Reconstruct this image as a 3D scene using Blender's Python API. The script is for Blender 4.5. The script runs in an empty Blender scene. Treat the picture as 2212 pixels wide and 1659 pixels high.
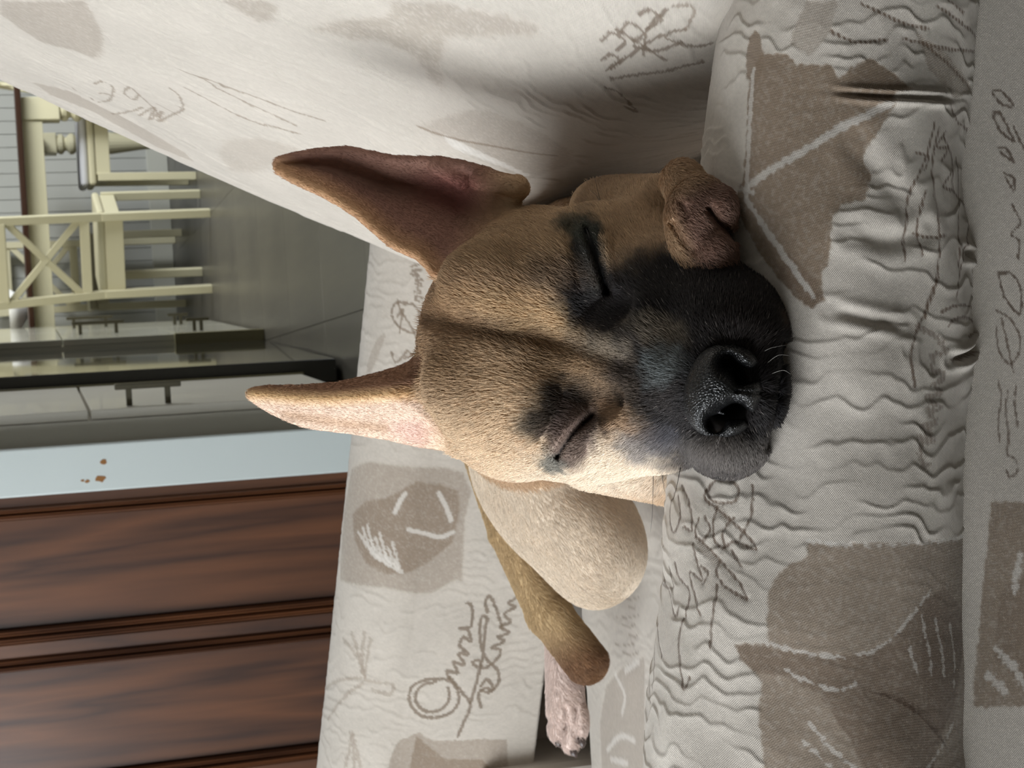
import bpy, bmesh, math, random
import numpy as np
from mathutils import Matrix, Vector

# ------------------------------------------------------------------ camera, world, lights, exposure
F = 3500.0                                   # focal length in pixels of the 2212 x 1659 photograph
TILT, ROLL, EYE = math.radians(16.5), math.atan(0.063), 0.77
FW = np.array([0, math.cos(TILT), -math.sin(TILT)])
R0 = np.array([1.0, 0, 0]); U0 = np.array([0, math.sin(TILT), math.cos(TILT)])
RT = math.cos(ROLL) * R0 - math.sin(ROLL) * U0
UP = math.cos(ROLL) * U0 + math.sin(ROLL) * R0
EYEP = np.array([0, 0, EYE])

scene = bpy.context.scene
COL = scene.collection
cam_d = bpy.data.cameras.new('camera')
cam = bpy.data.objects.new('camera', cam_d); COL.objects.link(cam)
cam_d.sensor_fit = 'HORIZONTAL'; cam_d.sensor_width = 36.0; cam_d.lens = 36.0 * F / 2212.0
cam_d.clip_start = 0.02; cam_d.clip_end = 60
cam_d.dof.use_dof = True; cam_d.dof.focus_distance = 0.63; cam_d.dof.aperture_fstop = 50.0
M = Matrix.Identity(4)
for i in range(3):                           # the phone was held on its side: picture right is down
    M[i][0] = -UP[i]; M[i][1] = RT[i]; M[i][2] = -FW[i]; M[i][3] = EYEP[i]
cam.matrix_world = M
scene.camera = cam

vs = scene.view_settings
scene.display_settings.display_device = 'sRGB'
vs.view_transform = 'Standard'; vs.look = 'None'; vs.gamma = 1.0; vs.use_curve_mapping = False
vs.exposure = 0.8

world = bpy.data.worlds.new('sky'); scene.world = world; world.use_nodes = True
wb = world.node_tree.nodes['Background']; wb.inputs[0].default_value = (0.75, 0.87, 1.0, 1); wb.inputs[1].default_value = 0.6

def area(name, loc, target, sx, sy, power, color):
    l = bpy.data.lights.new(name, 'AREA'); l.shape = 'RECTANGLE'; l.size = sx; l.size_y = sy
    l.energy = power; l.color = color
    o = bpy.data.objects.new(name, l); COL.objects.link(o); o.location = loc
    o.rotation_euler = (Vector(target) - Vector(loc)).to_track_quat('-Z', 'Y').to_euler()
    return o
# daylight standing in the living-room window (left wall); added lights for jamb and kitchen
area('window_daylight', (-1.40, 0.32, 1.22), (0.0, 0.75, 0.5), 1.5, 1.1, 33, (0.93, 0.97, 1.0))
area('jamb_fill_light', (-1.42, 2.25, 1.25), (-0.1, 3.0, 0.6), 0.9, 1.1, 13, (0.95, 0.98, 1.0))  # added to brighten the jamb and the door
area('kitchen_fill_light', (3.02, 6.2, 1.6), (0.6, 7.2, 0.5), 1.8, 1.2, 95, (0.93, 0.97, 1.0))  # added light for the kitchen; no window is built there
area('kitchen_ceiling_lamp', (0.4, 6.0, 2.55), (0.4, 6.4, 0), 0.5, 0.5, 12, (1.0, 0.95, 0.80))

# ------------------------------------------------------------------ helpers
def ray(x, y):
    x = np.asarray(x, float); y = np.asarray(y, float)
    return FW + ((1106 - x) / F)[..., None] * UP + ((829.5 - y) / F)[..., None] * RT
def at(x, y, D):                              # a picture point at forward distance D, as a place in the room
    return EYEP + np.asarray(D, float)[..., None] * ray(x, y)
def seen(p):                                  # where a place in the room shows
    q = np.asarray(p) - EYEP; D = q @ FW
    return 1106 - (q @ UP) / D * F, 829.5 - (q @ RT) / D * F, D

def lin(c):
    c = np.asarray(c, float) / 255.0
    return np.where(c <= 0.04045, c / 12.92, ((c + 0.055) / 1.055) ** 2.4)
def rgba(c): return tuple(float(v) for v in lin(c)) + (1.0,)

def sstep(a, b, x):
    t = np.clip((x - a) / (b - a), 0, 1); return t * t * (3 - 2 * t)

def _h(ix, iy, iz, seed):
    n = (ix.astype(np.int64) * 374761393 + iy.astype(np.int64) * 668265263 + iz.astype(np.int64) * 2147483647 + seed * 974711) & 0x7fffffff
    n = ((n ^ (n >> 13)) * 1274126177) & 0x7fffffff
    n = n ^ (n >> 16)
    return (n & 0xffff) / 32767.5 - 1.0
def noise(x, y, z=None, seed=0):              # smooth value noise, about -1 .. 1
    x = np.asarray(x, float); y = np.asarray(y, float)
    z = np.zeros_like(x) if z is None else np.asarray(z, float)
    ix, iy, iz = np.floor(x), np.floor(y), np.floor(z)
    fx, fy, fz = x - ix, y - iy, z - iz
    fx, fy, fz = [f * f * (3 - 2 * f) for f in (fx, fy, fz)]
    r = 0
    for a in (0, 1):
        for b in (0, 1):
            for c in (0, 1):
                w = (fx if a else 1 - fx) * (fy if b else 1 - fy) * (fz if c else 1 - fz)
                r = r + w * _h(ix + a, iy + b, iz + c, seed)
    return r

class NT:                                     # small node-tree builder
    def __init__(s, name):
        s.m = bpy.data.materials.new(name); s.m.use_nodes = True
        s.t = s.m.node_tree; s.b = s.t.nodes['Principled BSDF']
    def n(s, kind, **kw):
        nd = s.t.nodes.new(kind)
        for k, v in kw.items():
            if k.startswith('i_'): nd.inputs[int(k[2:]) if k[2:].isdigit() else k[2:].replace('_', ' ')].default_value = v
            else: setattr(nd, k, v)
        return nd
    def l(s, a, b): s.t.links.new(a, b)
    def set(s, **kw):
        for k, v in kw.items(): s.b.inputs[k.replace('_', ' ')].default_value = v
        return s

def paint(name, c, rough=0.5, spec=0.4, var=0.06, scale=6, bump=0.0, metal=0.0, coat=0.0):
    t = NT(name); t.set(Roughness=rough, Metallic=metal)
    t.b.inputs['Specular IOR Level'].default_value = spec; t.b.inputs['Coat Weight'].default_value = coat
    co = t.n('ShaderNodeTexCoord'); no = t.n('ShaderNodeTexNoise', i_Scale=scale, i_Detail=5.0)
    t.l(co.outputs['Object'], no.inputs['Vector'])
    mx = t.n('ShaderNodeMix', data_type='RGBA')
    k = np.array(lin(c))
    mx.inputs[6].default_value = tuple(k * (1 - var)) + (1,); mx.inputs[7].default_value = tuple(np.clip(k * (1 + var), 0, 1)) + (1,)
    t.l(no.outputs['Fac'], mx.inputs[0]); t.l(mx.outputs[2], t.b.inputs['Base Color'])
    if bump:
        bp = t.n('ShaderNodeBump', i_Strength=bump, i_Distance=0.002); t.l(no.outputs['Fac'], bp.inputs['Height']); t.l(bp.outputs[0], t.b.inputs['Normal'])
    return t.m

def wood(name, c1, c2, scale=1.0, axis='Z', rough=0.3, coat=0.3):
    t = NT(name); t.set(Roughness=rough); t.b.inputs['Coat Weight'].default_value = coat; t.b.inputs['Coat Roughness'].default_value = 0.2
    co = t.n('ShaderNodeTexCoord'); mp = t.n('ShaderNodeMapping')
    sc = {'Z': (1, 1, 0.07), 'X': (0.12, 1, 1), 'Y': (1, 0.12, 1)}[axis]
    mp.inputs['Scale'].default_value = tuple(v * scale for v in sc)
    n1 = t.n('ShaderNodeTexNoise', i_Scale=7.0, i_Detail=3.0, i_Distortion=0.6)
    wv = t.n('ShaderNodeMath', operation='MULTIPLY'); wv.inputs[1].default_value = 11.0
    fr = t.n('ShaderNodeMath', operation='FRACT'); n2 = t.n('ShaderNodeTexNoise', i_Scale=90.0, i_Detail=3.0)
    pp = t.n('ShaderNodeMath', operation='PINGPONG'); pp.inputs[1].default_value = 1.0
    t.l(co.outputs['Object'], mp.inputs[0]); t.l(mp.outputs[0], n1.inputs['Vector']); t.l(mp.outputs[0], n2.inputs['Vector'])
    t.l(n1.outputs['Fac'], wv.inputs[0]); t.l(wv.outputs[0], pp.inputs[0])
    ad = t.n('ShaderNodeMath', operation='MULTIPLY_ADD'); ad.inputs[1].default_value = 0.45
    t.l(n2.outputs['Fac'], ad.inputs[0]); m5 = t.n('ShaderNodeMath', operation='MULTIPLY'); m5.inputs[1].default_value = 0.6
    t.l(pp.outputs[0], m5.inputs[0]); t.l(m5.outputs[0], ad.inputs[2])
    cr = t.n('ShaderNodeValToRGB'); cr.color_ramp.elements[0].position = 0.1; cr.color_ramp.elements[1].position = 0.95
    cr.color_ramp.elements[0].color = rgba(c1); cr.color_ramp.elements[1].color = rgba(c2)
    t.l(ad.outputs[0], cr.inputs[0]); t.l(cr.outputs[0], t.b.inputs['Base Color'])
    return t.m

def link(name, me, mat=None, parent=None, smooth=False):
    o = bpy.data.objects.new(name, me); COL.objects.link(o)
    if mat is not None and not me.materials: me.materials.append(mat)
    if parent is not None: o.parent = parent
    if smooth: me.polygons.foreach_set('use_smooth', np.ones(len(me.polygons), bool))
    return o
def tag(o, label=None, cat=None, group=None, kind=None):
    for k, v in (('label', label), ('category', cat), ('group', group), ('kind', kind)):
        if v: o[k] = v
    return o
def empty(name, loc, label, cat, group=None, rz=0.0):
    o = bpy.data.objects.new(name, None); COL.objects.link(o); o.location = loc; o.rotation_euler = (0, 0, rz); o.empty_display_size = 0.05
    return tag(o, label, cat, group)

def mesh_pf(name, v, f):
    me = bpy.data.meshes.new(name); v = np.asarray(v, np.float32); f = np.asarray(f, np.int32)
    me.vertices.add(len(v)); me.vertices.foreach_set('co', v.ravel())
    n = f.shape[1]
    me.loops.add(f.size); me.loops.foreach_set('vertex_index', f.ravel())
    me.polygons.add(len(f)); me.polygons.foreach_set('loop_start', np.arange(0, f.size, n, dtype=np.int32))
    me.update(calc_edges=True); me.validate(); return me

def bm_box(bm, x0, x1, y0, y1, z0, z1, bev=0.0, mat=None):
    r = bmesh.ops.create_cube(bm, size=1.0)['verts']
    c = Vector(((x0 + x1) / 2, (y0 + y1) / 2, (z0 + z1) / 2)); s = (abs(x1 - x0), abs(y1 - y0), abs(z1 - z0))
    for v in r: v.co = Vector((v.co.x * s[0], v.co.y * s[1], v.co.z * s[2])) + c
    if bev:
        es = list({e for v in r for e in v.link_edges})
        r = bmesh.ops.bevel(bm, geom=es, offset=bev, segments=2, affect='EDGES', profile=0.5)['verts']
    if mat is not None:
        for v in r: v.co = mat @ v.co
    return r
def bm_bar(bm, a, b, w, t, bev=0.003, side=(0, 1, 0)):
    a, b = Vector(a), Vector(b); z = (b - a); L = z.length; z.normalize()
    y = Vector(side); y = (y - z * y.dot(z)).normalized(); x = y.cross(z)
    m = Matrix((x, y, z)).transposed().to_4x4(); m.translation = a
    return bm_box(bm, -w / 2, w / 2, -t / 2, t / 2, 0, L, bev, m)
def bm_lathe(bm, pts, cx, cy, seg=20):
    rings = []
    for r, z in pts:
        rings.append([bm.verts.new((cx + r * math.cos(2 * math.pi * k / seg), cy + r * math.sin(2 * math.pi * k / seg), z)) for k in range(seg)])
    for a, b in zip(rings[:-1], rings[1:]):
        for k in range(seg): bm.faces.new((a[k], a[(k + 1) % seg], b[(k + 1) % seg], b[k]))
    bm.faces.new(rings[0][::-1]); bm.faces.new(rings[-1])
def bm_tube(bm, pts, rad, seg=8):
    pts = [Vector(p) for p in pts]; rad = rad if hasattr(rad, '__len__') else [rad] * len(pts)
    rings = []; ref = Vector((0.13, 0.27, 0.95))
    for i, p in enumerate(pts):
        t = (pts[min(i + 1, len(pts) - 1)] - pts[max(i - 1, 0)]).normalized()
        x = t.cross(ref).normalized(); y = t.cross(x)
        rings.append([bm.verts.new(p + (x * math.cos(2 * math.pi * k / seg) + y * math.sin(2 * math.pi * k / seg)) * rad[i]) for k in range(seg)])
    for a, b in zip(rings[:-1], rings[1:]):
        for k in range(seg): bm.faces.new((a[k], a[(k + 1) % seg], b[(k + 1) % seg], b[k]))
    bm.faces.new(rings[0][::-1]); bm.faces.new(rings[-1])
def done(name, bm, mat, parent=None, smooth=False):
    bmesh.ops.recalc_face_normals(bm, faces=bm.faces)
    me = bpy.data.meshes.new(name); bm.to_mesh(me); bm.free()
    return link(name, me, mat, parent, smooth)
def box(name, x0, x1, y0, y1, z0, z1, mat, parent=None, bev=0.0):
    bm = bmesh.new(); bm_box(bm, x0, x1, y0, y1, z0, z1, bev); return done(name, bm, mat, parent)
def copy_tree(o, parent=None):
    c = o.copy(); COL.objects.link(c)
    if parent is not None: c.parent = parent
    for ch in list(o.children): copy_tree(ch, c)
    return c

# ------------------------------------------------------------------ room shell
m_wall = paint('wall_paint', (205, 205, 196), 0.7, 0.2, 0.03, 3)
m_board = paint('board_paint', (176, 177, 172), 0.55, 0.3, 0.04, 4)
m_ceil = paint('ceiling_paint', (232, 231, 226), 0.8, 0.2, 0.02, 3)
m_trimblue = paint('pale_blue_gloss', (212, 221, 220), 0.35, 0.4, 0.03, 5)
m_white = paint('white_gloss', (226, 226, 222), 0.35, 0.4, 0.03, 5)
m_glass = NT('window_glass').set(Roughness=0.02); m_glass.b.inputs['Transmission Weight'].default_value = 1.0; m_glass = m_glass.m

def floor_mat():
    t = NT('grey_floor'); t.set(Roughness=0.33)
    co = t.n('ShaderNodeTexCoord'); n1 = t.n('ShaderNodeTexNoise', i_Scale=1.3, i_Detail=4.0); n2 = t.n('ShaderNodeTexNoise', i_Scale=40.0, i_Detail=4.0)
    mp = t.n('ShaderNodeMapping'); mp.inputs['Scale'].default_value = (1, 0.1, 1)
    t.l(co.outputs['Object'], n1.inputs['Vector']); t.l(co.outputs['Object'], mp.inputs[0]); t.l(mp.outputs[0], n2.inputs['Vector'])
    ad = t.n('ShaderNodeMath', operation='MULTIPLY_ADD'); ad.inputs[1].default_value = 0.35; t.l(n2.outputs['Fac'], ad.inputs[0]); t.l(n1.outputs['Fac'], ad.inputs[2])
    cr = t.n('ShaderNodeValToRGB'); cr.color_ramp.elements[0].position = 0.45; cr.color_ramp.elements[1].position = 0.9
    cr.color_ramp.elements[0].color = rgba((74, 71, 66)); cr.color_ramp.elements[1].color = rgba((96, 92, 82))
    t.l(ad.outputs[0], cr.inputs[0]); t.l(cr.outputs[0], t.b.inputs['Base Color']); return t.m
m_floor = floor_mat()

fl = box('floor', -1.6, 3.2, -2.2, 9.2, -0.12, -0.006, m_floor); tag(fl, kind='structure')
bx = bmesh.new(); bm_box(bx, 0.0008, 0.5992, 0.0008, 0.5992, -0.0065, 0.0, 0.0005); tl = done('tile', bx, m_floor, fl)
first = True
for ix in range(-2, 3):                        # floor tiles behind the chair and through the doorway
    for iy in range(13):
        c = tl if first else tl.copy()
        if not first: COL.objects.link(c); c.parent = fl
        first = False
        c.location = (0.20 + 0.6 * ix, 1.35 + 0.6 * iy, -0.0003 * ((ix * 7 + iy * 3) % 3))

def struct(name, *a, **k):
    o = box(name, *a, **k); return tag(o, kind='structure')
struct('ceiling', -1.6, 3.2, -2.2, 9.2, 2.6, 2.7, m_ceil)
# left wall of the living room with its window opening
wl = struct('wall_left', -1.6, -1.5, -2.2, 9.2, 0.0, 0.62, m_wall)
for nm, a in (('wall_left_top', (-1.6, -1.5, -2.2, 9.2, 1.90, 2.6)), ('wall_left_near', (-1.6, -1.5, -2.2, -0.53, 0.62, 1.90)), ('wall_left_mid', (-1.6, -1.5, 1.17, 1.75, 0.62, 1.90)), ('wall_left_far', (-1.6, -1.5, 2.75, 9.2, 0.62, 1.90))):
    struct(nm, *a, m_wall)
wf = struct('window_1', -1.59, -1.51, -0.53, -0.47, 0.62, 1.90, m_white)
for a in ((-1.59, -1.51, 1.11, 1.17, 0.62, 1.90), (-1.59, -1.51, -0.47, 1.11, 0.62, 0.68), (-1.59, -1.51, -0.47, 1.11, 1.84, 1.90), (-1.58, -1.53, 0.30, 0.34, 0.68, 1.84)):
    box('window_frame', *a, m_white, wf)
box('pane', -1.562, -1.556, -0.47, 0.30, 0.68, 1.84, m_glass, wf); box('pane', -1.562, -1.556, 0.34, 1.11, 0.68, 1.84, m_glass, wf)
wf2 = struct('added_window', -1.59, -1.51, 1.75, 1.81, 0.62, 1.90, m_white)  # second window, added to throw light on the jamb and door
for a in ((-1.59, -1.51, 2.69, 2.75, 0.62, 1.90), (-1.59, -1.51, 1.81, 2.69, 0.62, 0.68), (-1.59, -1.51, 1.81, 2.69, 1.84, 1.90)):
    box('window_frame', *a, m_white, wf2)
box('pane', -1.562, -1.556, 1.81, 2.69, 0.68, 1.84, m_glass, wf2)
m_wall2 = paint('taupe_wall_paint', (150, 143, 132), 0.7, 0.2, 0.03, 3)
struct('wall_right', 3.1, 3.2, -2.2, 9.2, 0.0, 2.6, m_wall2)
struct('wall_front', -1.6, 3.2, -2.3, -2.2, 0.0, 2.6, m_wall2)
wb_ = struct('wall_back', -1.6, 3.2, 8.83, 8.95, 0.0, 2.6, m_board)
bx = bmesh.new(); bm_box(bx, 0, 0.066, 8.816, 8.832, 0.09, 2.6, 0.002); pl = done('plank', bx, m_board, wb_)
for k in range(30):
    c = pl if k == 0 else pl.copy()
    if k: COL.objects.link(c); c.parent = wb_
    c.location.x = 0.30 + 0.0685 * k
tag(box('baseboard_back', -1.5, 3.1, 8.80, 8.83, 0.0, 0.11, paint('baseboard_paint', (190, 190, 180), 0.4), bev=0.004), kind='structure')
# partition wall with the brown door and the doorway into the kitchen
Y0 = 3.3
struct('wall_middle', -1.5, -1.14, Y0 - 0.02, Y0 + 0.10, 0.0, 2.6, m_wall)
struct('wall_middle_right', 1.35, 3.1, Y0 - 0.02, Y0 + 0.10, 0.0, 2.6, m_wall)
struct('wall_middle_top', -1.14, 1.35, Y0 - 0.02, Y0 + 0.10, 2.08, 2.6, m_wall)
jb = struct('trim_1', -0.158, -0.066, Y0 - 0.03, Y0 + 0.11, 0.0, 2.08, m_trimblue, bev=0.003)
# ------------------------------------------------------------------ brown door
m_door = wood('brown_door_wood', (54, 31, 20), (112, 70, 43), 1.0, 'Z', 0.42, 0.12)
dr = tag(bpy.data.objects.new('door_1', None), kind='structure'); COL.objects.link(dr); dr.location = (-0.158, Y0, 0)
def door_part(name, a, b, y0, y1, z0=0.01, z1=2.06, bev=0.002): return box(name, a + 0.158, b + 0.158, y0 - Y0, y1 - Y0, z0, z1, m_door, dr, bev)
def moulding(a, b, z0=0.15, z1=2.0):
    x0, x1 = a + 0.158, b + 0.158; n = 13
    prof = [(x0 + (x1 - x0) * i / (n - 1), -0.004 - 0.010 * abs(math.sin(math.pi * 2 * i / (n - 1))) + 0.004 * (i % 3 == 0)) for i in range(n)]
    v = [(x, y, z) for z in (z0, z1) for x, y in prof] + [(x0, 0.02, z0), (x1, 0.02, z0), (x0, 0.02, z1), (x1, 0.02, z1)]
    bm = bmesh.new(); bv = [bm.verts.new(p) for p in v]
    for i in range(n - 1): bm.faces.new((bv[i], bv[i + 1], bv[n + i + 1], bv[n + i]))
    q = 2 * n
    bm.faces.new((bv[q], bv[q + 1], bv[q + 3], bv[q + 2])); bm.faces.new([bv[i] for i in range(n)] + [bv[q + 1], bv[q]])
    bm.faces.new([bv[n + i] for i in range(n)] + [bv[q + 3], bv[q + 2]])
    return done('moulding', bm, m_door, dr)
door_part('stile', -0.1795, -0.159, Y0, Y0 + 0.04)
moulding(-0.203, -0.1795); moulding(-0.4435, -0.414); moulding(-0.4965, -0.471); moulding(-0.737, -0.708); moulding(-0.80, -0.775); moulding(-1.05, -1.022)
door_part('panel', -0.414, -0.203, Y0 + 0.008, Y0 + 0.03, 0.15, 2.0); door_part('panel', -0.708, -0.4965, Y0 + 0.008, Y0 + 0.03, 0.15, 2.0)
door_part('panel', -1.022, -0.80, Y0 + 0.008, Y0 + 0.03, 0.15, 2.0)
door_part('mullion', -0.471, -0.4435, Y0 - 0.004, Y0 + 0.035); door_part('mullion', -0.775, -0.737, Y0 - 0.004, Y0 + 0.035)
door_part('stile', -1.14, -1.05, Y0, Y0 + 0.04); door_part('rail', -1.13, -0.165, Y0 + 0.006, Y0 + 0.04, 0.01, 0.15); door_part('rail', -1.13, -0.165, Y0 + 0.006, Y0 + 0.04, 2.0, 2.06)
# chipped paint on the jamb (bare wood shows)
m_chip = paint('bare_wood_chip', (150, 104, 58), 0.7)
for k, (px, py, rw, rh) in enumerate(((223, 998, 9, 6), (217, 1034, 13, 9), (188, 1040, 6, 4), (178, 1038, 5, 3))):
    q = ray(px, py); p = EYEP + (Y0 - 0.0305) / q[1] * q
    bm = bmesh.new(); rng = random.Random(k)
    ring = [(p[0] + rh * 0.0009 * math.cos(i * 0.698) * rng.uniform(0.6, 1.1), p[2] + rw * 0.0009 * math.sin(i * 0.698) * rng.uniform(0.6, 1.1)) for i in range(9)]
    a_ = [bm.verts.new((x, Y0 - 0.0306, z)) for x, z in ring]; b_ = [bm.verts.new((x, Y0 - 0.0290, z)) for x, z in ring]
    bm.faces.new(a_)
    for i in range(9): bm.faces.new((a_[i], a_[(i + 1) % 9], b_[(i + 1) % 9], b_[i]))
    done('paint_chip', bm, m_chip, jb)

# ------------------------------------------------------------------ kitchen run along the left, seen at a slant
ROWZ = -math.atan(0.08); ROWO = (0.103, 4.25, 0)
m_cab = paint('greige_lacquer', (224, 219, 206), 0.36, 0.5, 0.02, 3, coat=0.15)
m_cab2 = paint('pale_lacquer', (196, 194, 178), 0.14, 0.5, 0.02, 3, coat=0.4)
m_handle = paint('dark_bronze', (92, 88, 72), 0.35, 0.5, 0.05, 20, metal=0.6)
m_blackgl = paint('black_glass_steel', (40, 41, 43), 0.06, 0.6, 0.02, 3, coat=0.6)
m_edge = paint('charcoal_edge', (62, 61, 57), 0.4)
m_olive = paint('olive_panel', (128, 122, 92), 0.4)
m_top = paint('stone_worktop', (120, 118, 112), 0.25)
def handle(parent, out, along, z0, z1):
    bm = bmesh.new(); bm_box(bm, out + 0.034, out + 0.046, along - 0.006, along + 0.006, z0, z1, 0.002)
    h = done('handle', bm, m_handle, parent)
    for z in (z0 + 0.028, z1 - 0.028):
        bm = bmesh.new(); bm_box(bm, out, out + 0.036, along - 0.005, along + 0.005, z - 0.006, z + 0.006, 0.001); done('handle_post', bm, m_handle, h)
    return h
ca = empty('base_cabinet', ROWO, 'greige kitchen base cabinet beside the pale blue door jamb with dark bar handle', 'cabinet', rz=ROWZ)
box('body', -0.62, -0.055, -0.86, -0.12, 0.10, 0.93, m_cab, ca); box('plinth', -0.60, -0.09, -0.86, -0.12, 0.0, 0.10, m_cab2, ca)
box('door', -0.054, -0.034, -0.855, -0.125, 0.105, 0.657, m_cab, ca, 0.002)
dd = box('drawer', -0.054, -0.034, -0.855, -0.125, 0.663, 0.925, m_cab, ca, 0.002)
box('edge_strip', -0.0538, -0.030, -0.125, -0.105, 0.10, 0.925, m_olive, ca, 0.001)
handle(ca, -0.034, -0.80, 0.47, 0.605)
dw = empty('dishwasher', ROWO, 'dark glossy appliance front with charcoal edge between the kitchen cabinets', 'dishwasher', rz=ROWZ)
box('body', -0.62, -0.062, -0.10, 1.22, 0.06, 0.93, m_edge, dw); box('front_panel', -0.060, 0.0, -0.10, 1.22, 0.012, 0.93, m_blackgl, dw, 0.003)
box('panel_edge', -0.058, -0.004, -0.104, -0.0995, 0.012, 0.93, m_edge, dw)
cc = empty('drawer_cabinet', ROWO, 'pale glossy drawer cabinet beyond the dark dishwasher by the cream chairs', 'cabinet', rz=ROWZ)
box('body', -0.62, 0.010, 1.30, 2.85, 0.0, 0.93, m_cab2, cc)
for k, (a, b) in enumerate(((1.30, 2.07), (2.075, 2.85))):
    for z0, z1 in ((0.03, 0.29), (0.295, 0.66), (0.665, 0.925)):
        d_ = box('drawer', 0.011, 0.033, a + 0.002, b - 0.002, z0, z1, m_cab2, cc, 0.002)
    handle(cc, 0.033, (a + b) / 2, 0.44, 0.62); handle(cc, 0.033, a + 0.2, 0.16, 0.24)
box('end_panel', -0.02, 0.036, 1.275, 1.298, 0.0, 0.30, m_olive, cc, 0.002)
wt = box('worktop', -0.64, 0.05, -0.86, 2.87, 0.931, 0.968, m_top, None, 0.003); wt.location = ROWO; wt.rotation_euler.z = ROWZ
tag(wt, 'grey stone worktop running over the kitchen base cabinets', 'worktop')

# ------------------------------------------------------------------ dining table and cream cross-back chairs
m_cream = paint('cream_paint', (200, 194, 164), 0.45, 0.3, 0.05, 8)
m_ttop = paint('dark_table_top', (54, 34, 24), 0.2, 0.5, 0.15, 6, coat=0.3)
m_pad = paint('white_seat_pad', (222, 222, 226), 0.5)
tb = empty('dining_table', (0.98, 7.75, 0), 'dining table with dark top, cream apron and turned legs', 'table')
TX0, TX1, TY0, TY1 = -0.86, 0.44, -0.52, 0.62
box('table_top', TX0, TX1, TY0, TY1, 0.738, 0.766, m_ttop, tb, 0.006)
for a in ((TX0 + 0.15, TX1 - 0.15, TY0 + 0.06, TY0 + 0.085), (TX0 + 0.15, TX1 - 0.15, TY1 - 0.085, TY1 - 0.06), (TX0 + 0.06, TX0 + 0.085, TY0 + 0.15, TY1 - 0.15), (TX1 - 0.085, TX1 - 0.06, TY0 + 0.15, TY1 - 0.15)):
    box('apron', *a, 0.655, 0.738, m_cream, tb, 0.002)
for sx in (TX0 + 0.10, TX1 - 0.10):
    for sy in (TY0 + 0.10, TY1 - 0.10):
        bm = bmesh.new(); bm_box(bm, sx - 0.05, sx + 0.05, sy - 0.05, sy + 0.05, 0.58, 0.738, 0.004)
        bm_lathe(bm, [(0.040, 0.58), (0.050, 0.568), (0.050, 0.552), (0.034, 0.54), (0.034, 0.532), (0.052, 0.515), (0.052, 0.50), (0.034, 0.482), (0.040, 0.46), (0.056, 0.42), (0.060, 0.37), (0.052, 0.30), (0.036, 0.18), (0.030, 0.11), (0.042, 0.08), (0.042, 0.06), (0.028, 0.0)], sx, sy)
        done('leg', bm, m_cream, tb, False)

def make_chair(label, loc, rz, pad=None):
    t = empty('dining_chair', loc, label, 'chair', None, rz)
    hw, dp = 0.165, 0.42                      # half width at the back, depth; the back faces -y, the seat runs to +y
    for s in (-1, 1):
        bm = bmesh.new(); bm_bar(bm, (s * hw, 0.02, 0.0), (s * hw, 0.0, 0.45), 0.034, 0.036); bm_bar(bm, (s * hw, 0.0, 0.44), (s * (hw + 0.01), -0.085, 0.93), 0.034, 0.03)
        done('rear_post', bm, m_cream, t)
        bm = bmesh.new(); bm_bar(bm, (s * (hw + 0.012), dp - 0.03, 0.0), (s * (hw + 0.012), dp - 0.035, 0.43), 0.036, 0.036); done('leg', bm, m_cream, t)
        bm = bmesh.new(); bm_bar(bm, (s * (hw + 0.004), 0.015, 0.405), (s * (hw + 0.012), dp - 0.045, 0.405), 0.02, 0.06, 0.002, (0, 0, 1)); done('side_rail', bm, m_cream, t)
        bm = bmesh.new(); bm_bar(bm, (s * (hw - 0.012), -0.018, 0.545), (-s * (hw - 0.004), -0.068, 0.825), 0.028, 0.014); done('cross_slat', bm, m_cream, t)
    bm = bmesh.new(); bm_bar(bm, (-hw, 0.012, 0.4), (hw, 0.012, 0.4), 0.02, 0.075, 0.002, (0, 0, 1)); done('rear_rail', bm, m_cream, t)
    bm = bmesh.new(); bm_bar(bm, (-hw, dp - 0.035, 0.405), (hw, dp - 0.035, 0.405), 0.02, 0.06, 0.002, (0, 0, 1)); done('front_rail', bm, m_cream, t)
    bm = bmesh.new(); bm_bar(bm, (-hw, -0.016, 0.520), (hw, -0.016, 0.520), 0.018, 0.04, 0.002, (0, 0, 1)); done('lower_rail', bm, m_cream, t)
    bm = bmesh.new(); bm_bar(bm, (-hw, -0.077, 0.88), (hw, -0.077, 0.88), 0.02, 0.095, 0.004, (0, 0, 1)); done('top_rail', bm, m_cream, t)
    bm = bmesh.new(); bm_box(bm, -hw - 0.025, hw + 0.025, 0.005, dp, 0.437, 0.468, 0.01); done('seat', bm, m_cream, t)
    if pad:
        bm = bmesh.new(); bm_box(bm, -hw - 0.01, hw + 0.01, 0.03, dp + 0.005, 0.468, 0.505, 0.016); done('seat_pad', bm, m_pad, t, True)
    return t
make_chair('cream cross-back dining chair nearest the camera, back turned to us', (0.642, 6.966, 0), math.radians(-18))
make_chair('cream dining chair at the right end of the table with white seat pad', (1.43, 7.56, 0), math.radians(86), True)
make_chair('cream cross-back dining chair on the far side of the table by the wall', (0.70, 8.66, 0), math.radians(178))
# white bowl on the table's left end
bm = bmesh.new(); bm_lathe(bm, [(0.03, 0.0), (0.035, 0.004), (0.075, 0.03), (0.105, 0.075), (0.101, 0.075), (0.07, 0.033), (0.03, 0.012)], 0, 0, 28)
bw = done('bowl', bm, m_white, None, True); bw.location = (0.45, 7.40, 0.7665); tag(bw, 'white bowl standing on the near edge of the dining table behind the nearest chair', 'bowl')
# ------------------------------------------------------------------ armchair in cream jacquard
GROUND, MOTIF, DEEP, PALE = lin((186, 178, 168)), lin((128, 111, 94)), lin((94, 75, 60)), lin((208, 203, 196))

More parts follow.
